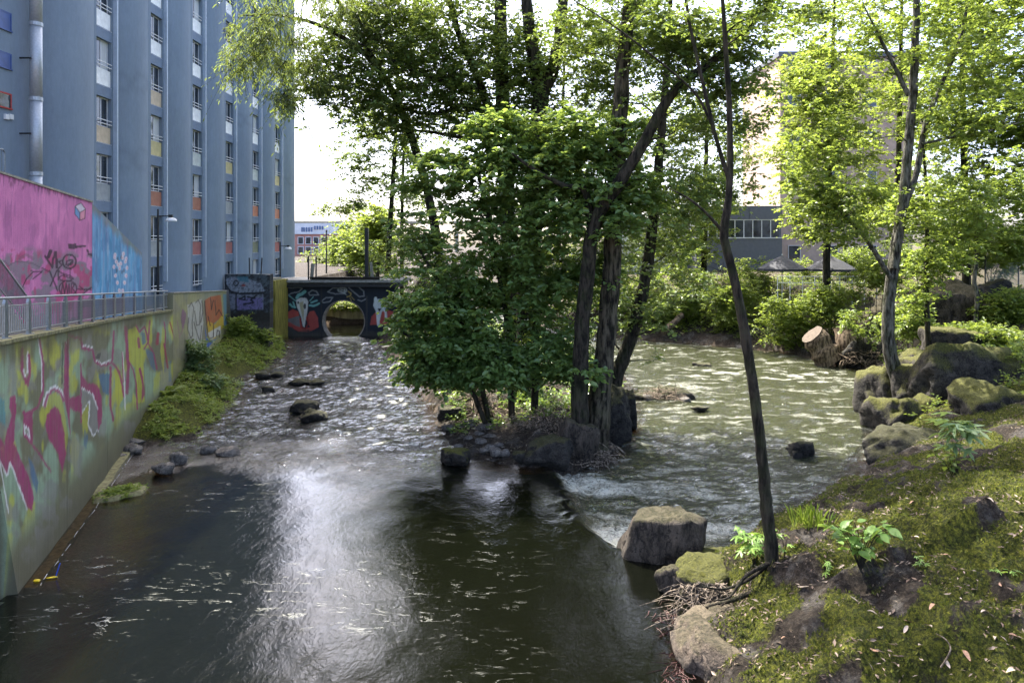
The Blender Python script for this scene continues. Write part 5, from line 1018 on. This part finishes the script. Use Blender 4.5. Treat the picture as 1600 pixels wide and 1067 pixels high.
def rock_mesh(rad, seed, ang=9, hi=True, mat=None, soft=.018):
    r = np.random.default_rng(seed); V = (ICO4 if hi else ICO3).copy()
    blk = max(rad) > .55; soft = soft if blk else .16; ax = np.concatenate([np.eye(3), -np.eye(3)]); ax = unit(ax + r.normal(0, .28 if blk else .6, ax.shape)); n = np.concatenate([ax, unit(r.normal(size=(ang, 3)))]); d = np.concatenate([r.uniform(.66, .82, 6), r.uniform(.74, .98, ang)])
    q = V @ n.T; lim = np.where(q > .05, d / np.maximum(q, .05), 9); mn = lim.min(1, keepdims=True); k = np.exp(-(lim - mn) / soft); rr = np.minimum((lim * k).sum(1) / k.sum(1), 1.15)
    V = V * rr[:, None]; V = V * (1 + .20 * (fbm(V[:, 0] * 2 + seed, V[:, 1] * 2 + V[:, 2] * 1.7, seed, 4) - .5))[:, None]
    st = fbm(V[:, 0] * 5 + seed, V[:, 1] * 4 + V[:, 2] * 1.2, seed + 3, 4) - .5
    V = V * (1 + .26 * st[:, None] - .13 * np.exp(-(st / .025) ** 2)[:, None])
    return me_np('rock', V * np.asarray(rad) * 1.14, ICOF4 if hi else ICOF3, mat, True)
def rock(name, label, px, py, w, h, mat, seed, depth=None, z=None, ang=9, group=None, cat='rock', Y=None, rz=0, tilt=0):
    """px,py: middle of the visible rock; w,h its size on the elevation sheet"""
    if Y is None:
        zb = z if z is not None else .3; Y = G(px, py + h / 2, zb)[1]
    c = U(px, py, Y); rx = w / 2 / F * Y; rz_ = h / 2 / F * Y * .95; ry = depth or rx * .85
    o = ob(name, rock_mesh((rx * 1.12, ry, rz_ * 1.25), seed, ang, w > 22, mat), None, (c[0], Y + ry * .6, c[2] - rz_ * .2), rz); o.rotation_euler.y = tilt
    return tag(o, label, cat, group)
rock('boulder', 'large striped boulder standing in the water at the weir', 1042, 848, 124, 84, R_BOUL, 1, z=.1, ang=8)
rock('bank_boulder', 'broken grey rock between the weir boulder and the roots', 1052, 908, 42, 40, R_BOUL, 2, z=.3, ang=10)
rock('bank_slab', 'wide cracked tan rock slab at the bottom edge of the bank', 1135, 1056, 125, 100, R_TAN, 23, Y=13.4, depth=1.0, ang=7)
rock('bank_slab', 'tan cracked rock just above the wide slab', 1140, 985, 76, 46, R_TAN, 4, Y=14.6, depth=.6, ang=8)
rock('bank_boulder', 'dark boulder with a mossy top under the roots of the slim tree', 1105, 930, 90, 80, R_MOSS, 5, Y=16.3, depth=.7, ang=8)
rock('bank_boulder', 'mossy rock behind the roots of the slim tree', 1120, 885, 70, 40, R_MOSS, 6, Y=17.8, depth=.6)
rock('bank_boulder', 'big dark angular boulder under the pale maple seedling slope', 1512, 600, 155, 112, R_MOSS, 7, Y=32.5, depth=1.8, ang=6)
rock('bank_boulder', 'rounded mossy boulder right behind the birch base', 1450, 604, 88, 88, R_MOSS, 8, Y=33.4, depth=1.0, ang=8)
rock('bank_boulder', 'yellow green mossy rock left of the birch base', 1396, 616, 66, 104, R_MOSS, 9, Y=34.6, depth=1.0)
rock('bank_boulder', 'dark boulder at the waterline below the birch', 1418, 664, 84, 78, R_MOSS, 10, Y=31.5, depth=1.0, ang=8)
rock('bank_boulder', 'wide flat mossy boulder on the slope left of the brambles', 1512, 538, 110, 54, R_MOSS, 11, Y=38, depth=1.6, ang=7)
rock('bank_boulder', 'huge cracked boulder high on the right slope', 1492, 470, 80, 66, R_BOUL, 12, Y=45.5, depth=1.8, ang=6)
rock('bank_boulder', 'long mossy boulder at the right edge of the slope', 1575, 640, 120, 72, R_MOSS, 13, Y=29, depth=1.3, ang=7)
rock('bank_boulder', 'brown earthy boulder at the bend of the right bank', 1434, 704, 130, 70, R_DARK, 14, Y=27.3, depth=1.1)
rock('bank_boulder', 'dark rock on the slope below the wire fence', 1565, 455, 44, 30, R_DARK, 15, Y=46, depth=1.1)
rock('bank_boulder', 'small mossy rock between birch and dark angular boulder', 1470, 640, 50, 34, R_MOSS, 16, Y=31.8, depth=.8)
rock('bank_boulder', 'mossy boulder wedged behind the birch base rocks', 1455, 572, 56, 40, R_MOSS, 19, Y=35.5, depth=1.0, ang=7)
rock('bank_boulder', 'flat topped dark boulder right of the big angular one', 1572, 588, 70, 40, R_MOSS, 20, Y=33.5, depth=1.1, ang=7)
rock('bank_boulder', 'low dark boulder at the waterline left of the birch', 1385, 648, 40, 36, R_DARK, 21, Y=33.2, depth=.8)
rock('bank_boulder', 'round rock on the far bank below the sunlit shrubs', 1190, 528, 36, 24, R_BOUL, 17, Y=55.5, depth=.9)
rock('bank_boulder', 'pale rock at the far waterline left of the logs', 1170, 545, 26, 14, R_GREY, 18, Y=54.5)
for i, (px, py, w, h, lb, mt, z) in enumerate([
    (904, 690, 60, 66, 'pale faced boulder under the thick island trunk', R_BOUL, .2), (955, 650, 66, 78, 'tall dark rock block beside the thick island trunk', R_DARK, .2), (860, 708, 70, 46, 'dark wet rock at the tip of the island', R_DARK, .3), (705, 646, 40, 24, 'dark leaning stone slab at the left side of the island', R_DARK, .5), (980, 640, 30, 60, 'dark rock block at the right edge of the island', R_DARK, .1)]):
    rock('island_boulder', lb, px, py, w, h, mt, 40 + i, z=z, ang=7, group='boulders on the island')
rock('mossy_stone', 'mossy dark stone standing in the pool off the island', 709, 714, 44, 26, R_MOSS, 50, z=.35)
rock('wet_stone', 'small mossy rock standing in the right channel', 1256, 704, 42, 24, R_DARK, 51, z=0)
rock('wet_stone', 'long dark stone lying in the left rapids', 472, 636, 44, 17, R_DARK, 52, z=.55); rock('wet_stone', 'dark rounded stone just below the long one in the rapids', 487, 650, 34, 15, R_DARK, 53, z=.5)
for i, (px, py, w, h, lb) in enumerate([(468, 597, 26, 9, 'flat dark stone upstream in the left rapids'), (493, 598, 20, 8, 'dark stone beside the flat one upstream'), (418, 610, 16, 12, 'dark stone near the left edge of the rapids'), (632, 589, 18, 9, 'black stone at the island side of the rapids'), (478, 572, 22, 7, 'thin stone far up in the rapids'), (1093, 638, 20, 7, 'small dark stone breaking the right channel'), (1098, 571, 30, 8, 'long low stone far up the right channel'), (410, 588, 20, 10, 'brown stone at the edge of the left bank'), (434, 586, 22, 8, 'low stone below the fern bank'), (505, 560, 16, 6, 'small stone near the culvert')]):
    rock('rapids_stone', lb, px, py, w, h, R_DARK, 60 + i, z=.75 if py < 605 and px < 700 else .55 if px < 700 else .2, group='stones in the rapids')
for i, (px, py, w, h, lb) in enumerate([(253, 733, 26, 16, 'rounded grey stone nearest the weedy islet'), (276, 717, 26, 17, 'rounded grey stone with a brown top above the nearest one'), (354, 707, 32, 10, 'flat oval stone at the foot of the rapids'), (322, 703, 20, 11, 'reddish stone left of the flat oval one'), (206, 703, 24, 13, 'grey stone close to the wall foot'), (208, 692, 24, 9, 'flat grey stone behind the one at the wall foot'), (195, 701, 20, 8, 'small stone wedged against the wall foot'), (212, 681, 26, 14, 'dark flat stone under the edge of the bank plants'), (185, 712, 16, 6, 'low wet stone by the mossy footing')]):
    rock('river_stone', lb, px, py, w, h, R_GREY if i != 7 else R_DARK, 80 + i, z=.36, ang=5, group='grey stones by the left bank')
ish = [(762, 670, 26, 14), (748, 680, 18, 10), (765, 684, 18, 9), (735, 664, 14, 16), (752, 690, 16, 8), (765, 700, 14, 12), (775, 706, 16, 12), (790, 708, 14, 9), (744, 672, 14, 9), (813, 713, 20, 15), (722, 666, 16, 8), (700, 668, 18, 8), (778, 696, 12, 9), (733, 686, 12, 8), (756, 704, 14, 8), (715, 698, 12, 8)]
for i, (px, py, w, h) in enumerate(ish):
    o = rock('shore_stone', 'grey stone on the gravel shore at the island tip', px, py, w, h, R_GREY if i != 9 else R_DARK, 100 + i, z=.52, ang=5, group='grey stones on the island shore')
    if i == 9: o['label'] = 'blue black wet stone at the right end of the island shore'
# debris mound in the right channel with twigs
dm = empty('debris_mound', G(1040, 625, .1), 'low mound of brown twigs and stones in the right channel', 'debris'); b = np.array(dm.location)
def twigs(n, rad, seed, r0=.02, ln=.8, up=.25):
    r = np.random.default_rng(seed); V = []; Fq = []; nb = 0
    for i in range(n):
        a = in_ell((0, 0, 0), rad, 1, r)[0]; a[2] = abs(a[2]); d = unit(r.normal(size=3) * np.array([1, .8, up])); L_ = ln * r.uniform(.4, 1.3)
        P_ = smoothpath([a, a + d * L_ * .5 + r.normal(0, .12 * L_, 3), a + d * L_ + r.normal(0, .16 * L_, 3) - np.array([0, 0, .08])], 6)
        v, f = tube_arr(P_, np.linspace(r0 * r.uniform(.5, 1.3), .004, 6), 4); V.append(v); Fq.append(f + nb); nb += len(v)
    return np.concatenate(V), np.concatenate(Fq)
M_ROOT = bark_mat('bare_roots', (.05, .038, .026), (.42, .34, .26), 12, .05); M_ROOT2 = bark_mat('bleached_twigs', (.10, .075, .05), (.38, .30, .22), 12, .0)
v, f = twigs(170, (1.2, .7, .35), 1, .02, .9); ob('twig_pile', tag(ob('x', me_np('twig_pile', v + np.array([.1, 0, .2]), f, M_ROOT)), kind='stuff').data, dm); bpy.data.objects.remove(bpy.data.objects['x'])
ob('mound', rock_mesh((1.15, .7, .62), 140, 7, True, R_DARK), dm, (.15, .3, .0)); ob('stone', rock_mesh((.32, .3, .22), 141, 6, False, R_GREY), dm, (-.95, -.1, .1)); ob('stone', rock_mesh((.28, .3, .2), 142, 6, False, R_GREY), dm, (.9, -.5, .1)); ob('stone', rock_mesh((.4, .3, .2), 143, 6, False, R_DARK), dm, (-1.4, .1, .1))
# roots and twigs hanging over the island tip
r = np.random.default_rng(77); V = []; Fq = []; nb = 0
for i in range(620):
    px = r.uniform(735, 965); py = r.uniform(612, 665 + (px - 735) * .14); Y = np.interp(px, [735, 850, 965], [33.6, 30.4, 28.6]) - (py - 612) / 90 * 2.8; a = U(px, py, Y); g = ground_z(a[0], a[1])[0]; a[2] = g + r.uniform(.0, .28)
    d = unit(np.array([r.normal(0, 1), -abs(r.normal(.5, .6)), r.normal(-.35, .35)])); L_ = r.uniform(.3, 1.5)
    P_ = smoothpath([a, a + d * L_ * .45 + r.normal(0, .1, 3) + np.array([0, 0, .08]), a + d * L_ + r.normal(0, .15, 3)], 6)
    P_[:, 2] = np.maximum(P_[:, 2], ground_z(P_[:, 0], P_[:, 1]) + .01); P_[:, 2] = np.minimum(P_[:, 2], ground_z(P_[:, 0], P_[:, 1]) + .55)
    v, f = tube_arr(P_, np.linspace(r.uniform(.010, .04), .006, 6), 4); V.append(v); Fq.append(f + nb); nb += len(v)
tag(ob('root_tangle', me_np('root_tangle', np.concatenate(V), np.concatenate(Fq), M_ROOT)), 'tangle of bare brown roots and twigs on the island tip', 'roots', None, 'stuff')
# exposed roots of the slim tree
sr = bpy.data.objects['slender_foreground_tree']; sb = np.array(sr.location)
for k, path in enumerate([[(1205, 872), (1190, 915), (1150, 935), (1105, 948), (1070, 960)], [(1206, 880), (1195, 930), (1178, 960), (1165, 990)], [(1202, 880), (1170, 905), (1130, 920), (1095, 915)], [(1212, 880), (1216, 905), (1224, 918), (1232, 925)], [(1204, 885), (1185, 940), (1140, 955), (1120, 975)], [(1200, 880), (1165, 900), (1140, 932), (1115, 938)], [(1208, 885), (1205, 940), (1200, 965), (1190, 985)]]):
    P_ = smoothpath([U(x, y, 15.55 - .12 * i - .04 * k) for i, (x, y) in enumerate(path)], 14); V, Fq = tube_arr(P_, np.linspace(.085 if k < 2 else .05, .014, 14), 7)
    ob('root', me_np('root', V - sb, Fq, B_DARK, True), sr)
r = np.random.default_rng(5); V = []; Fq = []; nb = 0
for i in range(260):
    px = r.uniform(1060, 1190); py = r.uniform(905, 985); a = U(px, py, 15.9 - (py - 905) / 80 * 1.0 + r.normal(0, .1)); g = ground_z(a[0], a[1])[0]
    d = unit(np.array([r.normal(-.6, .8), -abs(r.normal(.3, .5)), r.normal(-.5, .5)])); L_ = r.uniform(.2, .8)
    P_ = smoothpath([a, a + d * L_ * .5 + r.normal(0, .06, 3), a + d * L_ + r.normal(0, .1, 3)], 5); v, f = tube_arr(P_, np.linspace(r.uniform(.006, .018), .003, 5), 4); V.append(v); Fq.append(f + nb); nb += len(v)
tag(ob('fine_roots', me_np('fine_roots', np.concatenate(V), np.concatenate(Fq), M_ROOT)), 'mat of fine dark roots hanging below the slim tree', 'roots', None, 'stuff')
# red water roots at the near bank
M_RED = plain('red_rootlets', (.05, .012, .009), .6, .5, 9, .2); r = np.random.default_rng(6); V = []; Fq = []; nb = 0
for i in range(170):
    px, py = [(1045, 965), (1066, 1000), (1058, 1040), (1062, 1062)][i % 4]; a = G(px + r.normal(0, 12), py + r.normal(0, 14), .36); d = unit(np.array([r.normal(-.5, .7), r.normal(-.6, .6), r.normal(0, .12)])); L_ = r.uniform(.12, .4)
    P_ = np.array([a, a + d * L_ * .5 + r.normal(0, .02, 3), a + d * L_]); P_[:, 2] = np.clip(P_[:, 2], .36, .5); v, f = tube_arr(P_, np.array([.009, .006, .003]), 3); V.append(v); Fq.append(f + nb); nb += len(v)
tag(ob('red_rootlets', me_np('red_rootlets', np.concatenate(V), np.concatenate(Fq), M_RED)), 'red rootlets trailing in the water below the near bank', 'roots', None, 'stuff')
# cut logs and root plate on the far bank
M_CUT = plain('cut_wood', (.085, .062, .042), .8, .35, 6, .4); M_LOG = bark_mat('log_bark', (.04, .028, .018), (.24, .18, .12), 7, .1)
def log(name, label, p0, p1, r0, r1, seed, cat='log', group=None):
    r = np.random.default_rng(seed); e = empty(name, p0, label, cat, group); t = np.linspace(0, 1, 9)[:, None]; P_ = np.asarray(p0) * (1 - t) + np.asarray(p1) * t + r.normal(0, .03, (9, 3)); V, Fq = tube_arr(P_, np.linspace(r0, r1, 9) * (1 + .08 * r.normal(size=9)), 14)
    V = V + r.normal(0, .018, V.shape); ob('stem', me_np('stem', V - np.asarray(p0), Fq, M_LOG, True), e)
    for s_, c in ((V[-14:], P_[-1]), (V[:14][::-1], P_[0])):
        c2 = c + (c - P_[4]) * .01; Vc = np.concatenate([[c2], s_ + (c2 - c)]); ob('cut_end', me_np('cut_end', Vc - np.asarray(p0), np.array([[0, 1 + i, 1 + (i + 1) % 14] for i in range(14)]), M_CUT), e)
    return e
log('cut_stump', 'leaning sawn tree stump at the far waterline, left of the pair', U(1300, 568, 47.5), U(1270, 522, 48.2), .95, .75, 1, 'stump', 'sawn stumps on the far bank')
log('cut_stump', 'leaning sawn tree stump at the far waterline, right of the pair', U(1335, 560, 47.8), U(1318, 512, 48.6), .85, .62, 2, 'stump', 'sawn stumps on the far bank')
log('driftwood_log', 'thin bleached log lying along the far waterline', U(1190, 552, 53), U(1240, 545, 53.2), .1, .07, 3)
log('driftwood_log', 'thick bare log leaning up the far bank behind the island', U(1035, 520, 57.5), U(1066, 492, 58.5), .3, .22, 4)
rt = empty('upturned_root_plate', U(1350, 565, 46.5), 'dark upturned root plate with bleached roots at the far waterline', 'roots')
ob('root_mass', rock_mesh((1.9, .9, 1.25), 150, 9, True, R_DARK), rt, (.6, .4, .3)); v, f = twigs(130, (2.1, .7, .9), 9, .03, .9, .6); tag(ob('rootlet_tangle', me_np('rootlet_tangle', v + np.array([.2, -.4, .0]), f, M_ROOT2), rt), kind='stuff')
# twisted dead twig and litter on the pool edge
dt = smoothpath([hit(1462, 1000) + (0, 0, .05), hit(1478, 1015) + (0, 0, .16), hit(1485, 1035) + (0, 0, .14), hit(1470, 1058) + (0, 0, .05)], 12); V, Fq = tube_arr(dt, np.linspace(.008, .016, 12), 5); tag(ob('dry_twig', me_np('dry_twig', V, Fq, M_ROOT2, True)), 'curved dry twig lying on the mossy near bank', 'twig')
lp = G(58, 907, .37); fl2 = empty('floating_litter', lp, 'yellow and blue plastic litter floating by the wall corner', 'litter')
ob('yellow_scrap', rock_mesh((.07, .05, .02), 160, 6, False, plain('yellow_plastic', (.7, .5, .02), .4, .1)), fl2, (0, 0, .01)); ob('yellow_scrap', rock_mesh((.11, .03, .015), 161, 6, False, bpy.data.materials['yellow_plastic']), fl2, (.26, .16, .01), .4)
ob('blue_straw', MB().tube([(.32, .2, 0), (.40, .24, .32)], .014, 6).build('blue_straw', plain('blue_plastic', (.03, .10, .5), .4, .1)).data, fl2); bpy.data.objects.remove([o for o in bpy.data.objects if o.name.startswith('blue_straw') and o.parent is None][0])
# foam line along the footing
ys = np.linspace(16.6, 29.5, 90); xo = wall_x(ys) + .40 + .02 * np.sin(ys * 2.1) + .012 * np.sin(ys * 5.3); w_ = .003 + .005 * np.abs(np.sin(ys * 3.7)); V = np.concatenate([np.stack([xo - w_, ys, 0 * ys + .385], -1), np.stack([xo + w_, ys, 0 * ys + .385], -1)]); k = np.arange(89)
tag(ob('foam_line', me_np('foam_line', V, np.stack([k, k + 90, k + 91, k + 1], -1)[np.random.default_rng(2).uniform(size=89) > .45], plain('foam_white', (.45, .45, .42), .8, .2, 9, .3))), 'thin white foam line along the foot of the wall', 'foam', None, 'stuff')
# ------------------------------------------------------------------ background buildings and terrace
M_DG = plain('dark_grey_cladding', (.115, .12, .135), .6, .12, 3, .05); M_PK = plain('pinkish_render', (.46, .34, .27), .85, .15, 1.2, .15); M_WB = plain('white_render', (.62, .62, .60), .8, .1, 2, .05)
gb_ = empty('grey_office_building', U(1150, 440, 80), 'low dark grey clad building with a ribbon of windows behind trees', 'building')
Yg = 80.0; x0, x1 = U(1088, 0, Yg)[0], U(1222, 0, Yg)[0]; zt, z1, z2 = U(0, 322, Yg)[2], U(0, 343, Yg)[2], U(0, 371, Yg)[2]
rel(MB().box(x0, x1, Yg + .3, Yg + 12, 3.5, zt - .01).build('body', M_DG), gb_); rel(MB().box(x0, x0 + (x1 - x0) * .62 - .02, Yg, Yg + .298, z1, zt).build('fascia_panel', M_DG), gb_); rel(MB().box(x0 + (x1 - x0) * .62 + .02, x1, Yg, Yg + .298, z1, zt).build('fascia_panel', M_DG), gb_)
rel(MB().box(x0, x1, Yg, Yg + .298, 3.5, z2 - .12).build('wall', M_DG), gb_); rel(MB().box(x0 - .1, x1, Yg - .1, Yg + .25, z2 - .12, z2).build('sill', M_WB), gb_)
for i in range(9):
    xa = x0 + .3 + i * (x1 - x0 - .6) / 9; xb = x0 + .3 + (i + 1) * (x1 - x0 - .6) / 9
    w = MB().box(xa, xa + .09, Yg + .05, Yg + .2, z2, z1).box(xa + .09, xb, Yg + .05, Yg + .2, z1 - .1, z1).build('window', M_WB); rel(w, gb_); ob('pane', MB().box(xa + .09, xb, Yg + .12, Yg + .15, z2, z1 - .1).build('pane', M_GLASS).data, w)
for o in [o for o in bpy.data.objects if o.name.startswith('pane') and o.parent is None]: bpy.data.objects.remove(o)
pk = empty('pink_building', U(1290, 440, 86), 'tall pale pinkish rendered building half hidden by maples', 'building'); Yp = 86.0; xp = U(1219, 0, Yp)[0]
rel(MB().box(xp, xp + 16, Yp, Yp + 14, 3.5, 31).build('wall', M_PK), pk); rel(MB().box(xp - .3, xp + 16.3, Yp - .3, Yp + 14.3, 31.003, 31.6).build('roof', M_DG), pk)
for cx_ in (1241, 1300, 1360):
    for cy_ in (335, 275, 215, 155, 95, 395):
        p = U(cx_, cy_, Yp - .05); w = MB().box(-.75, -.68, -.06, .04, -.9, .9).box(.68, .75, -.06, .04, -.9, .9).box(-.68, .68, -.06, .04, .83, .9).box(-.85, .85, -.16, .04, -.98, -.9).build('window', M_WB); w.location = p; rel(w, pk); ob('pane', MB().box(-.68, .68, .0, .03, -.9, .83).build('pane', M_GLASS).data, w)
for o in [o for o in bpy.data.objects if o.name.startswith('pane') and o.parent is None]: bpy.data.objects.remove(o)
wb = empty('white_house', U(1068, 440, 84), 'white rendered house with a large gridded window behind the island trees', 'house'); Yw = 84.0; xa, xb = U(1040, 0, Yw)[0], U(1094, 0, Yw)[0]
rel(MB().box(xa - 6, xb, Yw, Yw + 10, 3.5, U(0, 345, Yw)[2]).build('wall', M_WB), wb); rel(MB().box(xa - 6.3, xb + .2, Yw - .3, Yw + 10.2, U(0, 345, Yw)[2] + .003, U(0, 345, Yw)[2] + .3).build('roof', M_DG), wb)
p = U(1075, 408, Yw - .05); w = MB()
for q in np.linspace(-1.5, 1.5, 5): w.box(q - .05, q + .05, -.08, .03, -1.1, 1.1)
for q in (-1.1, 0, 1.1): w.box(-1.5, 1.5, -.06, .02, q - .05, q + .05)
w = w.build('window', M_WB); w.location = p; rel(w, wb); ob('pane', MB().box(-1.5, 1.5, .0, .04, -1.1, 1.1).build('pane', M_GLASS).data, w)
for o in [o for o in bpy.data.objects if o.name.startswith('pane') and o.parent is None]: bpy.data.objects.remove(o)
M_CANV = plain('charcoal_canvas', (.045, .047, .055), .8, .15, 5, .1)
def parasol(px, Y, lb):
    ap = U(px, 399, Y); g = ground_z(ap[0], Y)[0]; e = empty('parasol', (ap[0], Y, g), lb, 'parasol', 'parasols on the terrace'); h = ap[2] - g; n = 8; R_ = 1.95; a = np.arange(n) * 2 * np.pi / n + .4
    V = [(0, 0, h)]; 
    for q, dz in ((.5, .52), (1.0, 1.1)):
        for t in a: V.append((R_ * q * math.cos(t), R_ * q * math.sin(t), h - dz))
    for t in a: V.append((R_ * math.cos(t), R_ * math.sin(t), h - 1.28))
    Fq = [(0, 1 + i, 1 + (i + 1) % n) for i in range(n)]; F4 = [(1 + i + n * s_, 1 + n + i + n * s_, 1 + n + (i + 1) % n + n * s_, 1 + (i + 1) % n + n * s_) for s_ in (0, 1) for i in range(n)]
    ob('canopy', me_np('canopy', np.array(V), [np.array(Fq), np.array(F4)], M_CANV), e); MB().tube([(0, 0, -.05), (0, 0, h + .12)], .04, 8).build('pole', M_WHITE, e); MB().box(-.35, .35, -.35, .35, -.1, .08).build('foot', M_DG, e)
    for t in a: MB().tube([(0, 0, h - .12), (R_ * math.cos(t) * .97, R_ * math.sin(t) * .97, h - 1.13)], .015, 4).build('rib', M_WHITE, e)
parasol(1222, 59, 'dark grey parasol on the terrace, left of the two'); parasol(1298, 58, 'dark grey parasol on the terrace, right of the two')
tf_ = empty('terrace_railing', U(1270, 445, 56), 'thin white railing at the edge of the parasol terrace', 'railing'); Yt = 56.0; xs = np.linspace(U(1215, 0, Yt)[0], U(1370, 0, Yt)[0], 9); zt_ = U(0, 432, Yt)[2]
for z in (zt_, zt_ - .5): rel(MB().tube([(x, Yt, z) for x in xs], .025, 5).build('rail', M_WHITE), tf_)
for x in xs: rel(MB().box(x - .025, x + .025, Yt - .025, Yt + .025, ground_z(x, Yt)[0] - .1, zt_ - .026).build('post', M_WHITE), tf_)
for x in np.arange(xs[0], xs[-1], .16): rel(MB().tube([(x, Yt, zt_ - 1.0), (x, Yt, zt_ - .03)], .009, 4).build('baluster', M_WHITE), tf_)
# chain link fence on the upper slope
cf = empty('wire_fence', U(1575, 440, 47), 'chain link fence with dark posts at the top of the right slope', 'fence'); Yc = 47.0; xa, xb = U(1540, 0, Yc)[0], U(1680, 0, Yc)[0]; za, zb_ = U(0, 446, Yc)[2], U(0, 398, Yc)[2]
V = []; Fq = []; nb = 0; H_ = zb_ - za
for s_ in (1, -1):
    for x in np.arange(xa - H_, xb + H_, .13):
        p0 = np.array([x, Yc, za]); p1 = np.array([x + s_ * H_, Yc, zb_]); d_ = p1 - p0; t0 = np.clip(sorted([(xa - x) / (s_ * H_), (xb - x) / (s_ * H_)]), 0, 1)
        if t0[1] - t0[0] < .02: continue
        v, f = tube_arr(np.array([p0 + d_ * t0[0], p0 + d_ * t0[1]]), np.array([.008, .008]), 3); V.append(v); Fq.append(f + nb); nb += len(v)
rel(ob('wire_mesh', me_np('wire_mesh', np.concatenate(V), np.concatenate(Fq), M_STEEL)), cf)
for x in np.arange(xa, xb, 2.2): rel(MB().tube([(x, Yc + .05, za - 1.2), (x, Yc + .05, zb_ + .1)], .04, 7).build('post', M_DARKMETAL), cf)
# far gap beyond the bridge
M_BRK = plain('far_red_brick', (.44, .22, .18), .8, .2, .6, .1); M_FW = plain('far_white_cladding', (.62, .66, .70), .7, .08, .5, .03)  # far brick red paled: distance haze put into its colour
fb = empty('red_office_building', U(500, 400, 190), 'distant red brick block with rows of windows', 'building'); Yf = 190.0; xa, xb = U(440, 0, Yf)[0], U(552, 0, Yf)[0]; ztop = U(0, 366, Yf)[2]
rel(MB().box(xa, xb, Yf, Yf + 14, 4.8, ztop).build('wall', M_BRK), fb); rel(MB().box(xa - .4, xb + .4, Yf - .4, Yf + 14.4, ztop + .003, ztop + .6).build('roof', M_FW), fb)
wm = MB().box(-.8, .8, -.12, .05, -1, 1); wm = me_np('window', np.concatenate(wm.V), [np.array(v) for v in wm.F.values()], M_FW)
pmn = MB().box(-.62, .62, -.16, -.121, -.85, .85); pmn = me_np('pane', np.concatenate(pmn.V), [np.array(v) for v in pmn.F.values()], M_GLASS)
for px in range(470, 552, 12):
    for py in (376, 391): w = ob('window', wm, fb, Vector(U(px, py, Yf)) - fb.location); ob('pane', pmn, w)
fw2 = empty('white_office_building', U(500, 380, 240), 'distant white building with blue lettering above the red block', 'building'); Yh = 240.0; xa, xb = U(440, 0, Yh)[0], U(545, 0, Yh)[0]; zc = U(0, 349, Yh)[2]
rel(MB().box(xa, xb, Yh, Yh + 20, 4.8, zc).build('wall', M_FW), fw2); M_LET = plain('blue_letters', (.10, .16, .30), .6, .1)
for i, (px, w_) in enumerate([(472, 1), (475, 1), (479, 1), (483, 1), (487, 1), (492, .6), (496, .6), (500, .6), (504, .6)]): p = U(px, 360 if i < 5 else 356, Yh - .15); rel(MB().box(p[0] - .22, p[0] + .22, Yh - .3, Yh - .01, p[2] - w_, p[2] + w_).build('letter', M_LET), fw2)
vd = empty('viaduct', U(520, 400, 280), 'thin road viaduct crossing the far gap', 'bridge'); Yv = 280.0; zv = U(0, 347, Yv)[2]; rel(MB().box(-140, 0, Yv, Yv + 8, zv - .6, zv + .3).build('deck', M_CONC), vd)
for x in range(-130, 0, 18): rel(MB().box(x - .6, x + .6, Yv + 3, Yv + 5, 4, zv - .601).build('pier', M_CONC), vd)
lpole = empty('lamp_mast', U(510, 420, 74) * np.array([1, 1, 0]) + np.array([0, 0, 3.0]), 'tall thin dark mast beyond the bridge gap', 'mast'); MB().tube([(0, 0, 0), (0, 0, U(0, 363, 74)[2] - 3.0)], [.1, .06], 8).build('shaft', M_DARKMETAL, lpole); MB().tube([(0, 0, U(0, 363, 74)[2] - 3.0), (.02, 0, U(0, 361, 74)[2] - 2.9)], .09, 8).build('cap', M_DARKMETAL, lpole)
